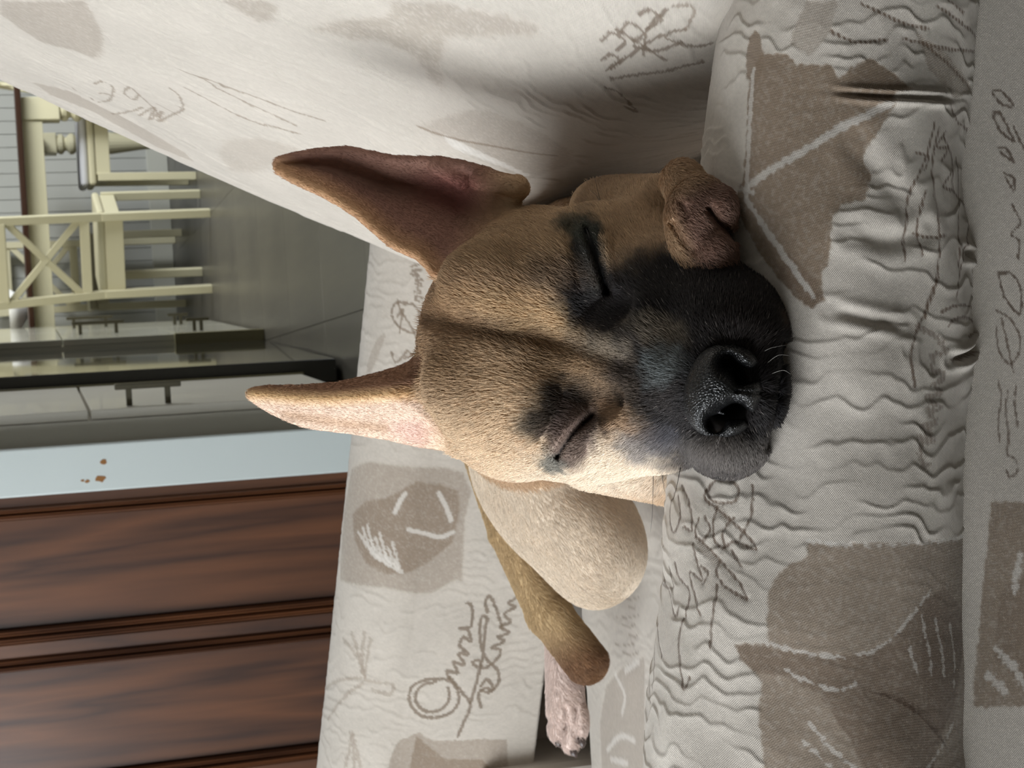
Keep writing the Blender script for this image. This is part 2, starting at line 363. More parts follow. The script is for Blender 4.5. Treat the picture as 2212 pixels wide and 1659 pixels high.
def cloth_mat():
    t = NT('jacquard'); t.set(Roughness=0.82); t.b.inputs['Specular IOR Level'].default_value = 0.15
    t.b.inputs['Sheen Weight'].default_value = 0.15; t.b.inputs['Sheen Roughness'].default_value = 0.5
    col = t.n('ShaderNodeAttribute', attribute_name='cloth'); st = t.n('ShaderNodeAttribute', attribute_name='weave')
    sep = t.n('ShaderNodeSeparateXYZ'); t.l(st.outputs['Vector'], sep.inputs[0])
    def wave(a, b, freq):                      # sin(freq * (a*s + b*t)), s and t in millimetres along warp and weft
        m1 = t.n('ShaderNodeMath', operation='MULTIPLY'); m1.inputs[1].default_value = a * freq; t.l(sep.outputs['X'], m1.inputs[0])
        m2 = t.n('ShaderNodeMath', operation='MULTIPLY_ADD'); m2.inputs[1].default_value = b * freq; t.l(sep.outputs['Y'], m2.inputs[0]); t.l(m1.outputs[0], m2.inputs[2])
        s = t.n('ShaderNodeMath', operation='SINE'); t.l(m2.outputs[0], s.inputs[0]); return s.outputs[0]
    warp = wave(1, 0, 6.6); weft = wave(0, 1, 8.2); tw = wave(0.75, 1.0, 4.4); tw2 = wave(1.0, -0.35, 7.5)
    fine = t.n('ShaderNodeMath', operation='MULTIPLY'); t.l(warp, fine.inputs[0]); t.l(weft, fine.inputs[1])
    twl = t.n('ShaderNodeMath', operation='MULTIPLY'); t.l(tw, twl.inputs[0]); t.l(tw2, twl.inputs[1])
    mixw = t.n('ShaderNodeMix', data_type='FLOAT'); t.l(sep.outputs['Z'], mixw.inputs[0]); t.l(fine.outputs[0], mixw.inputs[2]); t.l(twl.outputs[0], mixw.inputs[3])
    nz = t.n('ShaderNodeTexNoise', i_Scale=1.1, i_Detail=4.0); t.l(st.outputs['Vector'], nz.inputs['Vector'])
    h = t.n('ShaderNodeMath', operation='MULTIPLY_ADD'); h.inputs[1].default_value = 1.2; t.l(nz.outputs['Fac'], h.inputs[0]); t.l(mixw.outputs[0], h.inputs[2])
    bp = t.n('ShaderNodeBump', i_Strength=0.42, i_Distance=0.00022); t.l(h.outputs[0], bp.inputs['Height']); t.l(bp.outputs[0], t.b.inputs['Normal'])
    k = t.n('ShaderNodeMath', operation='MULTIPLY_ADD'); k.inputs[1].default_value = 0.085; k.inputs[2].default_value = 0.96; t.l(h.outputs[0], k.inputs[0])
    mu = t.n('ShaderNodeMix', data_type='RGBA', blend_type='MULTIPLY'); mu.inputs[0].default_value = 1.0
    t.l(col.outputs['Color'], mu.inputs[6]); t.l(k.outputs[0], mu.inputs[7]); t.l(mu.outputs[2], t.b.inputs['Base Color'])
    return t.m
m_cloth = cloth_mat()

def poly_sd(x, y, poly):
    p = np.asarray(poly, float); d = np.full(x.shape, 1e9); ins = np.zeros(x.shape, bool)
    for i in range(len(p)):
        a, b = p[i], p[(i + 1) % len(p)]
        e = b - a; wx, wy = x - a[0], y - a[1]
        t = np.clip((wx * e[0] + wy * e[1]) / (e @ e + 1e-12), 0, 1)
        d = np.minimum(d, np.hypot(wx - e[0] * t, wy - e[1] * t))
        c = (a[1] > y) != (b[1] > y)
        with np.errstate(divide='ignore', invalid='ignore'):
            ins ^= c & (x < (b[0] - a[0]) * (y - a[1]) / (b[1] - a[1] + 1e-12) + a[0])
    return np.where(ins, -d, d)
def line_d(x, y, pl):
    p = np.asarray(pl, float); d = np.full(x.shape, 1e9)
    for a, b in zip(p[:-1], p[1:]):
        e = b - a; wx, wy = x - a[0], y - a[1]
        t = np.clip((wx * e[0] + wy * e[1]) / (e @ e + 1e-12), 0, 1)
        d = np.minimum(d, np.hypot(wx - e[0] * t, wy - e[1] * t))
    return d
def curve(pl, n=5):                            # Catmull-Rom through the traced points
    p = np.asarray(pl, float)
    if len(p) < 3: return p
    q = np.vstack([2 * p[0] - p[1], p, 2 * p[-1] - p[-2]]); out = []
    for i in range(1, len(q) - 2):
        for k in range(n):
            t = k / n
            out.append(0.5 * (2 * q[i] + (q[i + 1] - q[i - 1]) * t + (2 * q[i - 1] - 5 * q[i] + 4 * q[i + 1] - q[i + 2]) * t * t + (3 * q[i] - q[i - 1] - 3 * q[i + 1] + q[i + 2]) * t ** 3))
    out.append(p[-1]); return np.array(out)

class Cloth:
    def __init__(s, P, S, T, seed, back_cull=True):
        s.P, s.S, s.T, s.seed = P, S, T, seed
        du = np.gradient(P, axis=0); dv = np.gradient(P, axis=1)
        n = np.cross(du, dv); n /= np.linalg.norm(n, axis=2, keepdims=True) + 1e-12
        s.N = n
        X, Y, D = seen(P); s.X, s.Y = X, Y
        s.front = np.einsum('ijk,ijk->ij', n, EYEP - P) > 0
        s.col = np.broadcast_to(GROUND, P.shape).copy(); s.rough = np.zeros(P.shape[:2]); s.h = np.zeros(P.shape[:2])
    def flip(s): s.N = -s.N; s.front = ~s.front; return s
    def st(s, pts):                            # picture points -> points on the cloth, in metres along it
        m = s.front; xs, ys, ss, tt = s.X[m], s.Y[m], s.S[m], s.T[m]; out = []
        for x, y in np.asarray(pts, float):
            d = (xs - x) ** 2 + (ys - y) ** 2; i = np.argpartition(d, 4)[:4]; w = 1 / (d[i] + 1.0)
            out.append(((ss[i] * w).sum() / w.sum(), (tt[i] * w).sum() / w.sum()))
        return np.array(out)
    def _jit(s, amp, sc=0.0022): return amp * (noise(s.S / sc, s.T / sc, seed=s.seed + 5) + 0.6 * noise(s.S / sc * 2.6, s.T / sc * 2.6, seed=s.seed + 6))
    def poly(s, pts, color, alpha=1.0, jit=0.0006, soft=0.0006, twill=1.0, relief=0.0, grain=0.0):
        d = poly_sd(s.S, s.T, s.st(pts)) + s._jit(jit)
        a = alpha * (1 - sstep(-soft, soft, d))
        if grain: a = a * np.clip(1 + grain * noise(s.S / 0.0011, s.T / 0.0011, seed=s.seed + 9), 0, 1)
        s.col += (color - s.col) * a[..., None]; s.rough = np.maximum(s.rough, twill * (1 - sstep(-soft, soft, d))); s.h += relief * (1 - sstep(-0.001, 0.001, d))
        return s
    def stroke(s, pts, width, color, alpha=0.9, jit=0.00035, dash=0.0, relief=0.0, smooth=True):
        q = s.st(pts); q = curve(q) if smooth else q
        lo, hi = q.min(0) - width * 2 - 0.002, q.max(0) + width * 2 + 0.002
        m = (s.S > lo[0]) & (s.S < hi[0]) & (s.T > lo[1]) & (s.T < hi[1])
        if not m.any(): return s
        S, T = s.S[m], s.T[m]
        d = line_d(S, T, q) + jit * noise(S / 0.0013, T / 0.0013, seed=s.seed + 3)
        a = alpha * (1 - sstep(width * 0.32, width * 0.62, d))
        if dash: a = a * (1 - dash * (0.5 + 0.5 * np.sin((T + 0.3 * S) * 2 * math.pi / 0.0021)) ** 2)
        s.col[m] += (color - s.col[m]) * a[:, None]; s.h[m] += relief * np.exp(-(d / width) ** 2)
        return s
    def fold(s, pts, depth, width):            # a crease with a raised lip beside it
        q = curve(s.st(pts)); lo, hi = q.min(0) - 5 * width, q.max(0) + 5 * width
        m = (s.S > lo[0]) & (s.S < hi[0]) & (s.T > lo[1]) & (s.T < hi[1])
        d = line_d(s.S[m], s.T[m], q); L = np.hypot(*(q - q[0]).T).max()
        e0, e1 = np.hypot(s.S[m] - q[0][0], s.T[m] - q[0][1]), np.hypot(s.S[m] - q[-1][0], s.T[m] - q[-1][1])
        f = sstep(0, 0.25 * L, np.minimum(e0, e1))
        s.h[m] += f * (-depth * np.exp(-(d / width) ** 2) + 0.75 * depth * np.exp(-((d - 2.2 * width) / (1.3 * width)) ** 2))
        return s
    def waves(s, amp, pitch, length, k=1.0, swap=False):   # quilted wavy ridges
        a, b = (s.T, s.S) if swap else (s.S, s.T)
        ph = a / pitch + 0.62 * noise(a / (pitch * 1.6), b / (length * 0.42), seed=s.seed) + 0.8 * noise(a / (pitch * 3.5), b / (length * 1.3), seed=s.seed + 1) + 0.22 * noise(a / (pitch * 0.8), b / (length * 0.2), seed=s.seed + 4)
        r = ph - np.floor(ph)
        ridge = np.where(r < 0.8, (r / 0.8) ** 1.8, sstep(1.0, 0.8, r))
        cell = np.floor(ph)
        msk = sstep(-0.55, 0.35, noise(cell * 7.31, b / (length * 0.75), seed=s.seed + 2) + 0.4 * noise(a / (pitch * 3), b / length, seed=s.seed + 7))
        s.h += amp * ridge * msk * (1 - 0.85 * s.rough); return s
    def tint(s, amount=0.05):
        s.col *= (1 + amount * noise(s.S / 0.03, s.T / 0.03, seed=s.seed + 12))[..., None]
        s.col *= (1 + 0.07 * noise(s.S / 0.0009, s.T / 0.0016, seed=s.seed + 13))[..., None]; return s
    def build(s, name, parent, thick=None):
        P = s.P + s.N * s.h[..., None]; nu, nv = s.S.shape
        i = np.arange(nu * nv).reshape(nu, nv)
        f = np.stack([i[:-1, :-1], i[1:, :-1], i[1:, 1:], i[:-1, 1:]], -1).reshape(-1, 4)
        n0 = np.cross(P[1, 0] - P[0, 0], P[0, 1] - P[0, 0])
        if n0 @ s.N[0, 0] < 0: f = f[:, ::-1]
        me = mesh_pf(name, P.reshape(-1, 3), f)
        c = me.attributes.new('cloth', 'FLOAT_COLOR', 'POINT'); c.data.foreach_set('color', np.concatenate([np.clip(s.col, 0, 1).reshape(-1, 3), np.ones((nu * nv, 1))], 1).astype(np.float32).ravel())
        w = me.attributes.new('weave', 'FLOAT_VECTOR', 'POINT'); w.data.foreach_set('vector', np.stack([s.S * 1000, s.T * 1000, np.clip(s.rough, 0, 1)], -1).reshape(-1, 3).astype(np.float32).ravel())
        return link(name, me, m_cloth, parent, True)
def arc(P, ax):                               # running length along a grid axis, averaged over the other one
    d = np.linalg.norm(np.diff(P, axis=ax), axis=2).mean(axis=1 - ax)
    return np.concatenate([[0], np.cumsum(d)])
def spaced(*segs):                             # (start, end, count) pieces joined end to end
    out = [np.linspace(a, b, n, endpoint=False) for a, b, n in segs]; return np.concatenate(out + [[segs[-1][1]]])

chair = empty('armchair', (-0.05, 0.95, 0.0), 'cream jacquard armchair with script and fruit motifs under the sleeping dog', 'armchair')
def keep(o):                                   # parts are built at their place in the room, then parented
    o.matrix_parent_inverse = Matrix.Translation(-Vector(chair.location)); return o

# near arm: a soft roll lying across the view
CA, CB, RA, RB = at(1735, 1659, 0.66), at(1832, 0, 0.645), 0.069, 0.052
AX = CB - CA; LEN = np.linalg.norm(AX); AX /= LEN
EU = np.array([0, 0, 1.0]) - AX[2] * AX; EU /= np.linalg.norm(EU); EF = np.cross(AX, EU)
g = spaced((-0.55, -0.06, 26), (-0.06, 1.06, 560), (1.06, 1.5, 24))
ph = np.radians(spaced((262, 140, 24), (140, -78, 430), (-78, -98, 8)))
def arm_roll(g, ph):
    G, PH = np.meshgrid(g, ph, indexing='ij')
    R = RA + (RB - RA) * np.clip(G, -0.2, 1.3)
    end = np.clip((G + 0.55) / 0.12, 0, 1); R = R * np.sqrt(np.clip(1 - (1 - end) ** 2, 0.0004, 1))
    c = CA + (CB - CA) * G[..., None]
    sq = 1 + 0.05 * np.sin(PH * 2 + 0.4)
    lump = 0.0022 * noise(G * 5.0, PH * 1.6, seed=3) + 0.0012 * noise(G * 13.0, PH * 3.0, seed=4)
    # the weight of the muzzle presses a shallow hollow into the top
    hol = 0.010 * np.exp(-((G - 0.50) / 0.17) ** 2 - ((PH - 1.05) / 0.55) ** 2)
    r = R * sq + lump * np.clip(end, 0, 1) - hol
    return c + r[..., None] * (np.cos(PH)[..., None] * EF + np.sin(PH)[..., None] * EU)
P = arm_roll(g, ph)
S = np.broadcast_to((g * LEN)[:, None], P.shape[:2]); T = np.broadcast_to(arc(P, 1)[None, :], P.shape[:2])
A = Cloth(P, S, T, 11)
if A.N[300, 300] @ EF < 0: A.flip()
def o3(pl): return [(1350 + x / 2.517, 1000 + y / 2.517) for x, y in pl]
def o1(pl): return [(1200 + x / 2.183, y / 2.183) for x, y in pl]
def o2(pl): return [(1500 + x / 3.107, 600 + y / 3.107) for x, y in pl]
# fig motif on the shaded half
A.poly([(1640, 118), (1700, 116), (1722, 138), (1795, 140), (1812, 166), (1850, 140), (1880, 128), (1918, 150), (1955, 180), (1970, 192), (1935, 200), (1930, 232), (1893, 290), (1862, 345), (1882, 375), (1868, 430), (1815, 442), (1800, 470), (1790, 565), (1772, 600), (1786, 650), (1750, 668), (1718, 640), (1680, 596), (1640, 545), (1600, 470), (1588, 430), (1604, 390), (1612, 300), (1615, 200)], MOTIF, 0.95, grain=0.25)
A.poly([(1632, 62), (1645, 85), (1650, 125), (1645, 165), (1630, 182), (1614, 165), (1612, 125), (1618, 85)], MOTIF, 0.9)
A.poly([(1700, 540), (1760, 600), (1786, 652), (1750, 668), (1718, 640), (1680, 596)], DEEP, 0.35)
for l, w in (([(1628, 155), (1620, 250), (1616, 330), (1612, 420)], 0.0026), ([(1622, 398), (1690, 352), (1760, 312), (1830, 268), (1922, 226)], 0.0030), ([(1612, 430), (1660, 505), (1720, 588), (1758, 640)], 0.0026), ([(1590, 408), (1625, 415)], 0.002)):
    A.stroke(l, w, PALE * 0.93, 0.62, jit=0.0007)
# pear motif and leaves on the lit half
A.poly([(1743, 1169), (1790, 1180), (1827, 1175), (1941, 1172), (2041, 1168), (2100, 1160), (2139, 1146), (2136, 1300), (2132, 1500), (2128, 1680), (1652, 1680), (1640, 1560), (1643, 1470), (1634, 1450), (1600, 1425), (1588, 1391), (1660, 1392), (1655, 1330), (1664, 1270), (1692, 1226), (1747, 1200)], MOTIF, 0.8, grain=0.3)
A.poly([(1588, 1391), (1662, 1400), (1760, 1414), (1850, 1416), (1910, 1392), (1955, 1350), (2000, 1292), (2040, 1270), (2090, 1330), (2060, 1520), (2030, 1600), (2010, 1680), (1880, 1680), (1830, 1590), (1770, 1500), (1700, 1462), (1640, 1452), (1600, 1425)], DEEP, 0.5, grain=0.3)
A.poly([(2000, 1290), (2030, 1290), (2080, 1380), (2060, 1560), (2020, 1590), (1990, 1460)], DEEP, 0.25)
for l in ([(1660, 1392), (1760, 1414), (1850, 1416), (1910, 1392), (1958, 1345), (2010, 1275)], [(1690, 1443), (1740, 1470), (1800, 1490), (1850, 1478)], [(1990, 1330), (2006, 1400), (2012, 1460)], [(2020, 1340), (2034, 1400), (2040, 1460)], [(2052, 1350), (2062, 1420), (2060, 1480)], [(2085, 1360), (2092, 1430), (2085, 1500)], [(1965, 1400), (1980, 1450)], [(1750, 1560), (1800, 1620), (1850, 1660)], [(1735, 1600), (1790, 1655)], [(2060, 1560), (2030, 1620), (2005, 1659)], [(1748, 1170), (1830, 1177), (2041, 1168), (2139, 1147)]):
    A.stroke(l, 0.0012, PALE, 0.5, jit=0.0009)
for k in range(7): A.stroke([(1880 + 12 * k, 1494 + 3 * k), (1950 + 9 * k, 1510 + 9 * k), (2010 + 6 * k, 1545 + 12 * k)], 0.0008, DEEP * 0.8, 0.5)
for l in ([(690, 120), (695, 200), (685, 290), (650, 370), (620, 420)], [(440, 150), (470, 200), (530, 220), (590, 210), (615, 180), (610, 130), (580, 100), (520, 90), (480, 110), (455, 150)], [(430, 190), (500, 250), (570, 310), (640, 370), (700, 440), (715, 470)],
          [(500, 240), (480, 330), (490, 430), (540, 460), (530, 390), (560, 330), (590, 300)], [(380, 400), (430, 440), (500, 510), (560, 580), (620, 650), (660, 730)], [(660, 740), (600, 710), (530, 660), (500, 600), (510, 540)],
          [(500, 660), (490, 760), (470, 870), (465, 1000)], [(270, 160), (245, 260), (260, 380), (300, 300), (290, 180)], [(310, 120), (350, 220), (365, 360), (320, 350)], [(210, 450), (200, 560), (240, 700), (270, 830), (300, 780)],
          [(330, 830), (350, 700), (290, 620), (270, 540)], [(370, 440), (390, 540), (420, 640), (350, 600), (410, 830)], [(320, 850), (290, 960), (300, 1100), (320, 1230), (350, 1170)], [(540, 460), (600, 430), (700, 470)], [(580, 480), (630, 560)],
          [(130, 800), (150, 950), (160, 1100), (150, 1220)], [(180, 850), (200, 1050)], [(240, 570), (260, 680), (200, 640)], [(400, 300), (380, 380), (420, 420), (460, 360), (430, 290)], [(100, 900), (120, 1100), (140, 1300)], [(470, 110), (430, 180), (470, 230)], [(410, 560), (450, 600), (420, 660)]):
    A.stroke(o3(l), 0.0013, DEEP * 0.9, 0.85, dash=0.35, relief=-0.0002)
A.poly(o3([(470, 200), (540, 240), (600, 320), (560, 340), (500, 270)]), DEEP, 0.35, grain=0.5); A.poly(o3([(380, 410), (470, 470), (520, 540), (500, 560), (420, 500)]), DEEP, 0.3, grain=0.5)
for l in ([(1790, 580), (1740, 760), (1680, 880), (1650, 1000), (1640, 1230)], [(1810, 600), (1780, 740), (1780, 900), (1800, 1050), (1800, 1300), (1740, 1500)], [(1890, 740), (1900, 900), (1900, 1050), (1900, 1250)], [(1960, 780), (1950, 1000), (1920, 1200), (1890, 1400)],
          [(1740, 900), (1700, 1050), (1720, 1200)], [(1830, 640), (1870, 750), (1880, 900), (1960, 990), (1980, 920), (1940, 830)], [(1860, 500), (1900, 580), (1960, 640), (1990, 700)], [(1730, 200), (1850, 300), (1950, 420)], [(1800, 30), (1900, 100), (1980, 170)], [(1850, 0), (1920, 60)],
          [(1640, 180), (1720, 200), (1850, 230), (2010, 250)], [(1840, 620), (1800, 690), (1850, 700), (1820, 760)], [(1860, 820), (1830, 880), (1880, 900)], [(1700, 720), (1760, 740), (1740, 800)], [(1440, 20), (1530, 60), (1640, 110), (1760, 140)], [(1300, 150), (1420, 200), (1560, 190)], [(1690, 1100), (1760, 1120), (1840, 1110)]):
    A.stroke(o1(l), 0.0014, DEEP, 0.9, dash=0.75, relief=-0.0001)
for l in ([(1640, 0), (1590, 100), (1540, 250), (1490, 350), (1460, 450), (1450, 560), (1480, 730)], [(1660, 230), (1740, 190), (1840, 190), (1890, 260), (1880, 340), (1840, 400)], [(1700, 330), (1740, 280), (1830, 270), (1880, 310)], [(1720, 550), (1800, 540), (1870, 500), (1900, 420)]):
    A.stroke(o2(l), 0.0013, DEEP, 0.85, dash=0.4)
A.stroke(o2([(1500, 320), (1600, 380), (1660, 440), (1680, 500), (1600, 520), (1590, 620), (1680, 660), (1600, 720), (1650, 780), (1560, 800), (1640, 880), (1550, 900), (1620, 960), (1540, 1000), (1590, 1040), (1520, 1060), (1600, 1090), (1520, 1100), (1520, 1180), (1530, 1260), (1570, 1260)]), 0.0026, DEEP, 0.6, jit=0.0012, dash=0.4, smooth=False)
A.poly(o1([(1190, 0), (1330, 0), (1300, 150), (1200, 260), (1100, 200)]), MOTIF, 0.35, grain=0.5); A.poly(o1([(1700, 150), (1850, 260), (1960, 420), (1880, 470), (1760, 330)]), MOTIF, 0.45, grain=0.4)
A.waves(0.00055, 0.0074, 0.024)
A.fold([(1780, 194), (1860, 205), (1950, 210), (2070, 216)], 0.0019, 0.0009); A.fold([(2080, 545), (2110, 565), (2140, 590)], 0.0022, 0.0013); A.fold([(2050, 778), (2095, 765), (2125, 715)], 0.0026, 0.0014)
A.fold([(1790, 668), (1880, 690), (1960, 706)], 0.0012, 0.0018); A.fold([(1850, 310), (1900, 380), (1960, 440)], 0.0009, 0.004); A.fold([(1840, 500), (1920, 520), (2000, 500)], 0.0012, 0.003)
A.tint()
keep(A.build('armrest', chair))

# outer side below the roll
q0, q1 = CA + EF * (RA * 0.72), CB + EF * (RB * 0.78)
gx = spaced((-0.42, -0.05, 12), (-0.05, 1.05, 420), (1.05, 1.45, 12)); gz = spaced((-0.01, 0.075, 110), (0.075, 0.36, 14))
G, Z = np.meshgrid(gx, gz, indexing='ij')
P = q0 + (q1 - q0) * G[..., None] + Z[..., None] * np.array([0, 0.04, -1.0]) + (0.0015 * noise(G * 6, Z * 30, seed=8))[..., None] * EF
P[..., 2] = np.maximum(P[..., 2], 0.05)
S = np.broadcast_to((gx * LEN)[:, None], G.shape); T = np.broadcast_to(gz[None, :], G.shape)
O = Cloth(P, S, T, 23)
if O.N[200, 50] @ EF < 0: O.flip()
O.poly([(2142, 1084), (2260, 1084), (2260, 1528), (2100, 1528), (2120, 1300)], MOTIF, 0.85, grain=0.3); O.poly([(2160, 1280), (2260, 1200), (2260, 1500), (2150, 1420)], DEEP, 0.3, grain=0.4)
for l in ([(2205, 1200), (2195, 1240), (2192, 1280)], [(2150, 1400), (2190, 1440), (2212, 1480)], [(2135, 1460), (2170, 1490)]): O.stroke(l, 0.003, PALE, 0.6, jit=0.0012)
for l in ([(2060, 430), (2100, 430), (2160, 500), (2100, 490), (2060, 440)], [(2060, 530), (2100, 540), (2150, 640), (2160, 670), (2100, 620), (2060, 540)], [(2090, 700), (2120, 700), (2160, 760), (2100, 720)], [(2120, 820), (2160, 840), (2160, 900), (2120, 830)], [(2150, 960), (2190, 1050), (2150, 1100), (2190, 1140), (2180, 1220)], [(2090, 1290), (2150, 1290), (2190, 1360), (2190, 1480), (2120, 1400), (2090, 1300)], [(2160, 600), (2209, 700)]):
    O.stroke(o1(l), 0.0011, DEEP * 0.8, 0.85)
for l in ([(2030, 220), (2110, 270), (2180, 380), (2180, 500), (2120, 580), (2060, 520), (2030, 420), (2030, 330)], [(2060, 270), (2110, 480), (2140, 630)], [(2040, 700), (2060, 800), (2040, 950), (2050, 1100)], [(2100, 760), (2090, 900), (2110, 1050), (2100, 1180), (2150, 1220), (2170, 1290), (2120, 1340), (2090, 1290)], [(2160, 720), (2150, 860), (2170, 1000)]):
    O.stroke(o2(l), 0.0010, DEEP * 0.9, 0.8, dash=0.3)
O.tint(); keep(O.build('outer_panel', chair))

# far arm: roll on top, flat inner face down to the seat
T0, T1 = at(688, 1659, 1.40), at(803, 540, 1.33)
RF = 0.055
ax = (T1 - T0); fl_ = np.linalg.norm(ax); ax /= fl_
ef = np.cross(ax, np.array([0, 0, 1.0])); ef /= np.linalg.norm(ef)           # towards the camera
eu = np.cross(ef, ax)
g = spaced((-0.55, -0.06, 16), (-0.06, 1.06, 420), (1.06, 1.5, 12)); pr = spaced((-0.16, -0.02, 10), (-0.02, 0.30, 260), (0.30, 0.40, 4))
G, Q = np.meshgrid(g, pr, indexing='ij')       # Q: arc length from the crest, negative behind
c0 = T0 - eu * RF
base = c0 + (T1 - T0) * G[..., None]
psi = np.clip(Q / RF, -2.9, math.pi / 2)
down = np.clip(Q - RF * math.pi / 2, 0, None)
end = np.clip((G + 0.55) / 0.10, 0, 1); rr = RF * np.sqrt(np.clip(1 - (1 - end) ** 2, 0.0005, 1))
bul = 0.010 * np.sin(np.clip(down / 0.17, 0, 1) * math.pi) - 0.095 * sstep(0.117, 0.142, down)
P = base + rr[..., None] * (np.sin(psi)[..., None] * ef + np.cos(psi)[..., None] * eu) + down[..., None] * np.array([0, 0, -1.0]) + bul[..., None] * ef
P = P + (0.0025 * noise(G * 5, Q * 14, seed=31))[..., None] * ef
S = np.broadcast_to((g * fl_)[:, None], G.shape); T = Q
W = Cloth(P, S, T, 37)
if W.N[200, 200] @ ef < 0: W.flip()
def o4(pl): return [(650 + x / 2.185, 900 + y / 2.185) for x, y in pl]
def o6(pl): return [(500 + x / 2.371, 280 + y / 2.371) for x, y in pl]
SOFT = MOTIF * 0.6 + GROUND * 0.4
W.poly([(760, 1012), (800, 996), (950, 1008), (1000, 1020), (1018, 1060), (1004, 1120), (998, 1255), (985, 1252), (930, 1282), (830, 1268), (735, 1252), (738, 1180), (745, 1100)], SOFT, 0.85, grain=0.45, soft=0.0016)
W.poly([(862, 1062), (900, 1040), (950, 1046), (990, 1062), (992, 1110), (978, 1170), (930, 1212), (880, 1238), (830, 1240), (790, 1215), (765, 1160), (762, 1110), (790, 1082), (830, 1076)], MOTIF, 0.7, grain=0.5, soft=0.0016)
for l in ([(876, 1066), (862, 1085), (853, 1108)], [(948, 1065), (964, 1095), (974, 1124)], [(882, 1144), (915, 1152), (950, 1160), (978, 1150)]): W.stroke(l, 0.004, PALE, 0.7)
for k in range(9): W.stroke([(775 + 9 * k, 1150 + 7 * k - (k % 3) * 16), (790 + 9 * k, 1176 + 6 * k), (812 + 7 * k, 1205 + 4 * k)], 0.0028, PALE, 0.6, jit=0.001)
W.poly([(862, 1600), (905, 1582), (935, 1600), (1050, 1596), (1095, 1598), (1100, 1680), (830, 1680), (850, 1620)], SOFT, 0.9, grain=0.3); W.poly([(900, 1590), (960, 1640), (1040, 1640), (1080, 1680), (880, 1680)], MOTIF, 0.7, grain=0.4)
for l in ([(690, 1240), (600, 1240), (530, 1270), (510, 1330), (540, 1390), (600, 1420), (680, 1410), (735, 1370), (745, 1310), (720, 1260), (690, 1245)], [(640, 1250), (570, 1270), (540, 1320), (560, 1370), (610, 1395), (670, 1375), (700, 1330), (695, 1280)], [(700, 1230), (760, 1300), (800, 1360), (770, 1440), (740, 1510)],
          [(700, 1235), (690, 1200), (740, 1210), (720, 1160), (770, 1170), (745, 1120), (790, 1120), (750, 1080), (770, 1040), (800, 1060), (790, 1010), (750, 1000), (800, 990), (810, 930), (800, 885), (785, 880)],
          [(850, 1370), (840, 1310), (870, 1280), (910, 1290), (880, 1240), (850, 1270)], [(800, 1350), (830, 1250), (860, 1120), (870, 1000), (880, 960), (860, 940), (845, 980), (850, 1080), (880, 1150), (930, 1200), (930, 1260), (890, 1300), (850, 1290)],
          [(830, 1180), (810, 1160), (840, 1150), (860, 1190), (930, 1140), (940, 1100), (900, 1090), (960, 1060), (930, 1040), (980, 1020), (940, 990), (990, 970), (960, 930), (1010, 900), (980, 880), (1030, 840), (1000, 800)], [(880, 920), (870, 880), (885, 845), (905, 870), (930, 930), (950, 1000)]):
    W.stroke(o4(l), 0.0030, MOTIF * 0.78, 0.8, jit=0.0006)
for l in ([(900, 885), (840, 890), (820, 940), (850, 1000), (920, 1040), (960, 1020), (965, 960), (940, 900), (880, 890)], [(850, 870), (870, 930), (920, 1010), (950, 1075)], [(850, 960), (880, 920), (870, 980), (860, 1040)], [(960, 880), (940, 870), (950, 850), (975, 860)], [(940, 830), (970, 840), (950, 810)], [(940, 790), (975, 800), (945, 770), (980, 770)], [(920, 740), (960, 750), (930, 720), (975, 720)], [(920, 700), (960, 690), (930, 660), (920, 650)], [(820, 1140), (840, 1190), (880, 1160), (900, 1130), (920, 1160), (880, 1170)]):
    W.stroke(o6(l), 0.0021, MOTIF * 0.85, 0.75, jit=0.0006)
for l in ([(200, 1050), (260, 1120), (300, 1230)], [(240, 1020), (270, 1110), (300, 1230)], [(300, 1020), (290, 1130), (300, 1230)], [(330, 1050), (310, 1150), (300, 1230)], [(300, 1240), (360, 1255), (430, 1265), (420, 1310), (340, 1290)], [(290, 1260), (220, 1310), (160, 1380), (130, 1430)], [(120, 1280), (200, 1240), (280, 1235)], [(210, 1650), (230, 1560), (240, 1490), (260, 1560), (280, 1650)], [(240, 1500), (250, 1580), (250, 1659)]):
    W.stroke(o4(l), 0.0034, SOFT, 0.65, jit=0.0012)
W.poly(o6([(700, 1180), (740, 1080), (780, 1040), (790, 1060), (745, 1180), (720, 1230), (690, 1250)]), SOFT, 0.6, grain=0.4)
W.waves(0.00042, 0.0085, 0.022)
W.tint(); keep(W.build('armrest', chair))
SEAT_Y = float((base[200, 0] + ef * RF)[1])

# backrest: a leaning cushion down the right side
PA, PB = at(842, 530, 1.30), at(0, 148, 1.42)
PB = PB + (PA[1] + 0.02 - PB[1]) / ray(0, 148)[1] * ray(0, 148)
e1 = PB - PA; h1 = np.linalg.norm(e1); e1 /= h1
e2 = np.array([0.0, -1.0, 0.0]); nb = np.cross(e2, e1)
if nb[0] > 0: nb = -nb
bb = spaced((-0.10, -0.03, 8), (-0.03, 0.785, 620), (0.785, 0.83, 8)); hh = spaced((-0.24, -0.15, 10), (-0.15, 0.42, 470), (0.42, 0.56, 24))
B_, H_ = np.meshgrid(bb, hh, indexing='ij')
round_ = np.where(B_ < 0.03, -0.10 * ((0.03 - B_) / 0.13) ** 2, 0) + np.where(H_ > 0.44, -0.08 * ((H_ - 0.44) / 0.12) ** 2, 0) + np.where(B_ > 0.78, -0.07 * ((B_ - 0.78) / 0.05) ** 2, 0)
under = -0.095 * (np.clip(0.09 - H_, 0, 0.2) / 0.2) ** 2 * sstep(0.08, 0.42, B_)
bulge = under + 0.030 * np.sin(np.clip((B_ + 0.06) / 0.86, 0, 1) * math.pi) ** 0.8 * np.clip(np.sin(np.clip((H_ + 0.22) / 0.76, 0, 1) * math.pi), 0, 1) ** 0.7
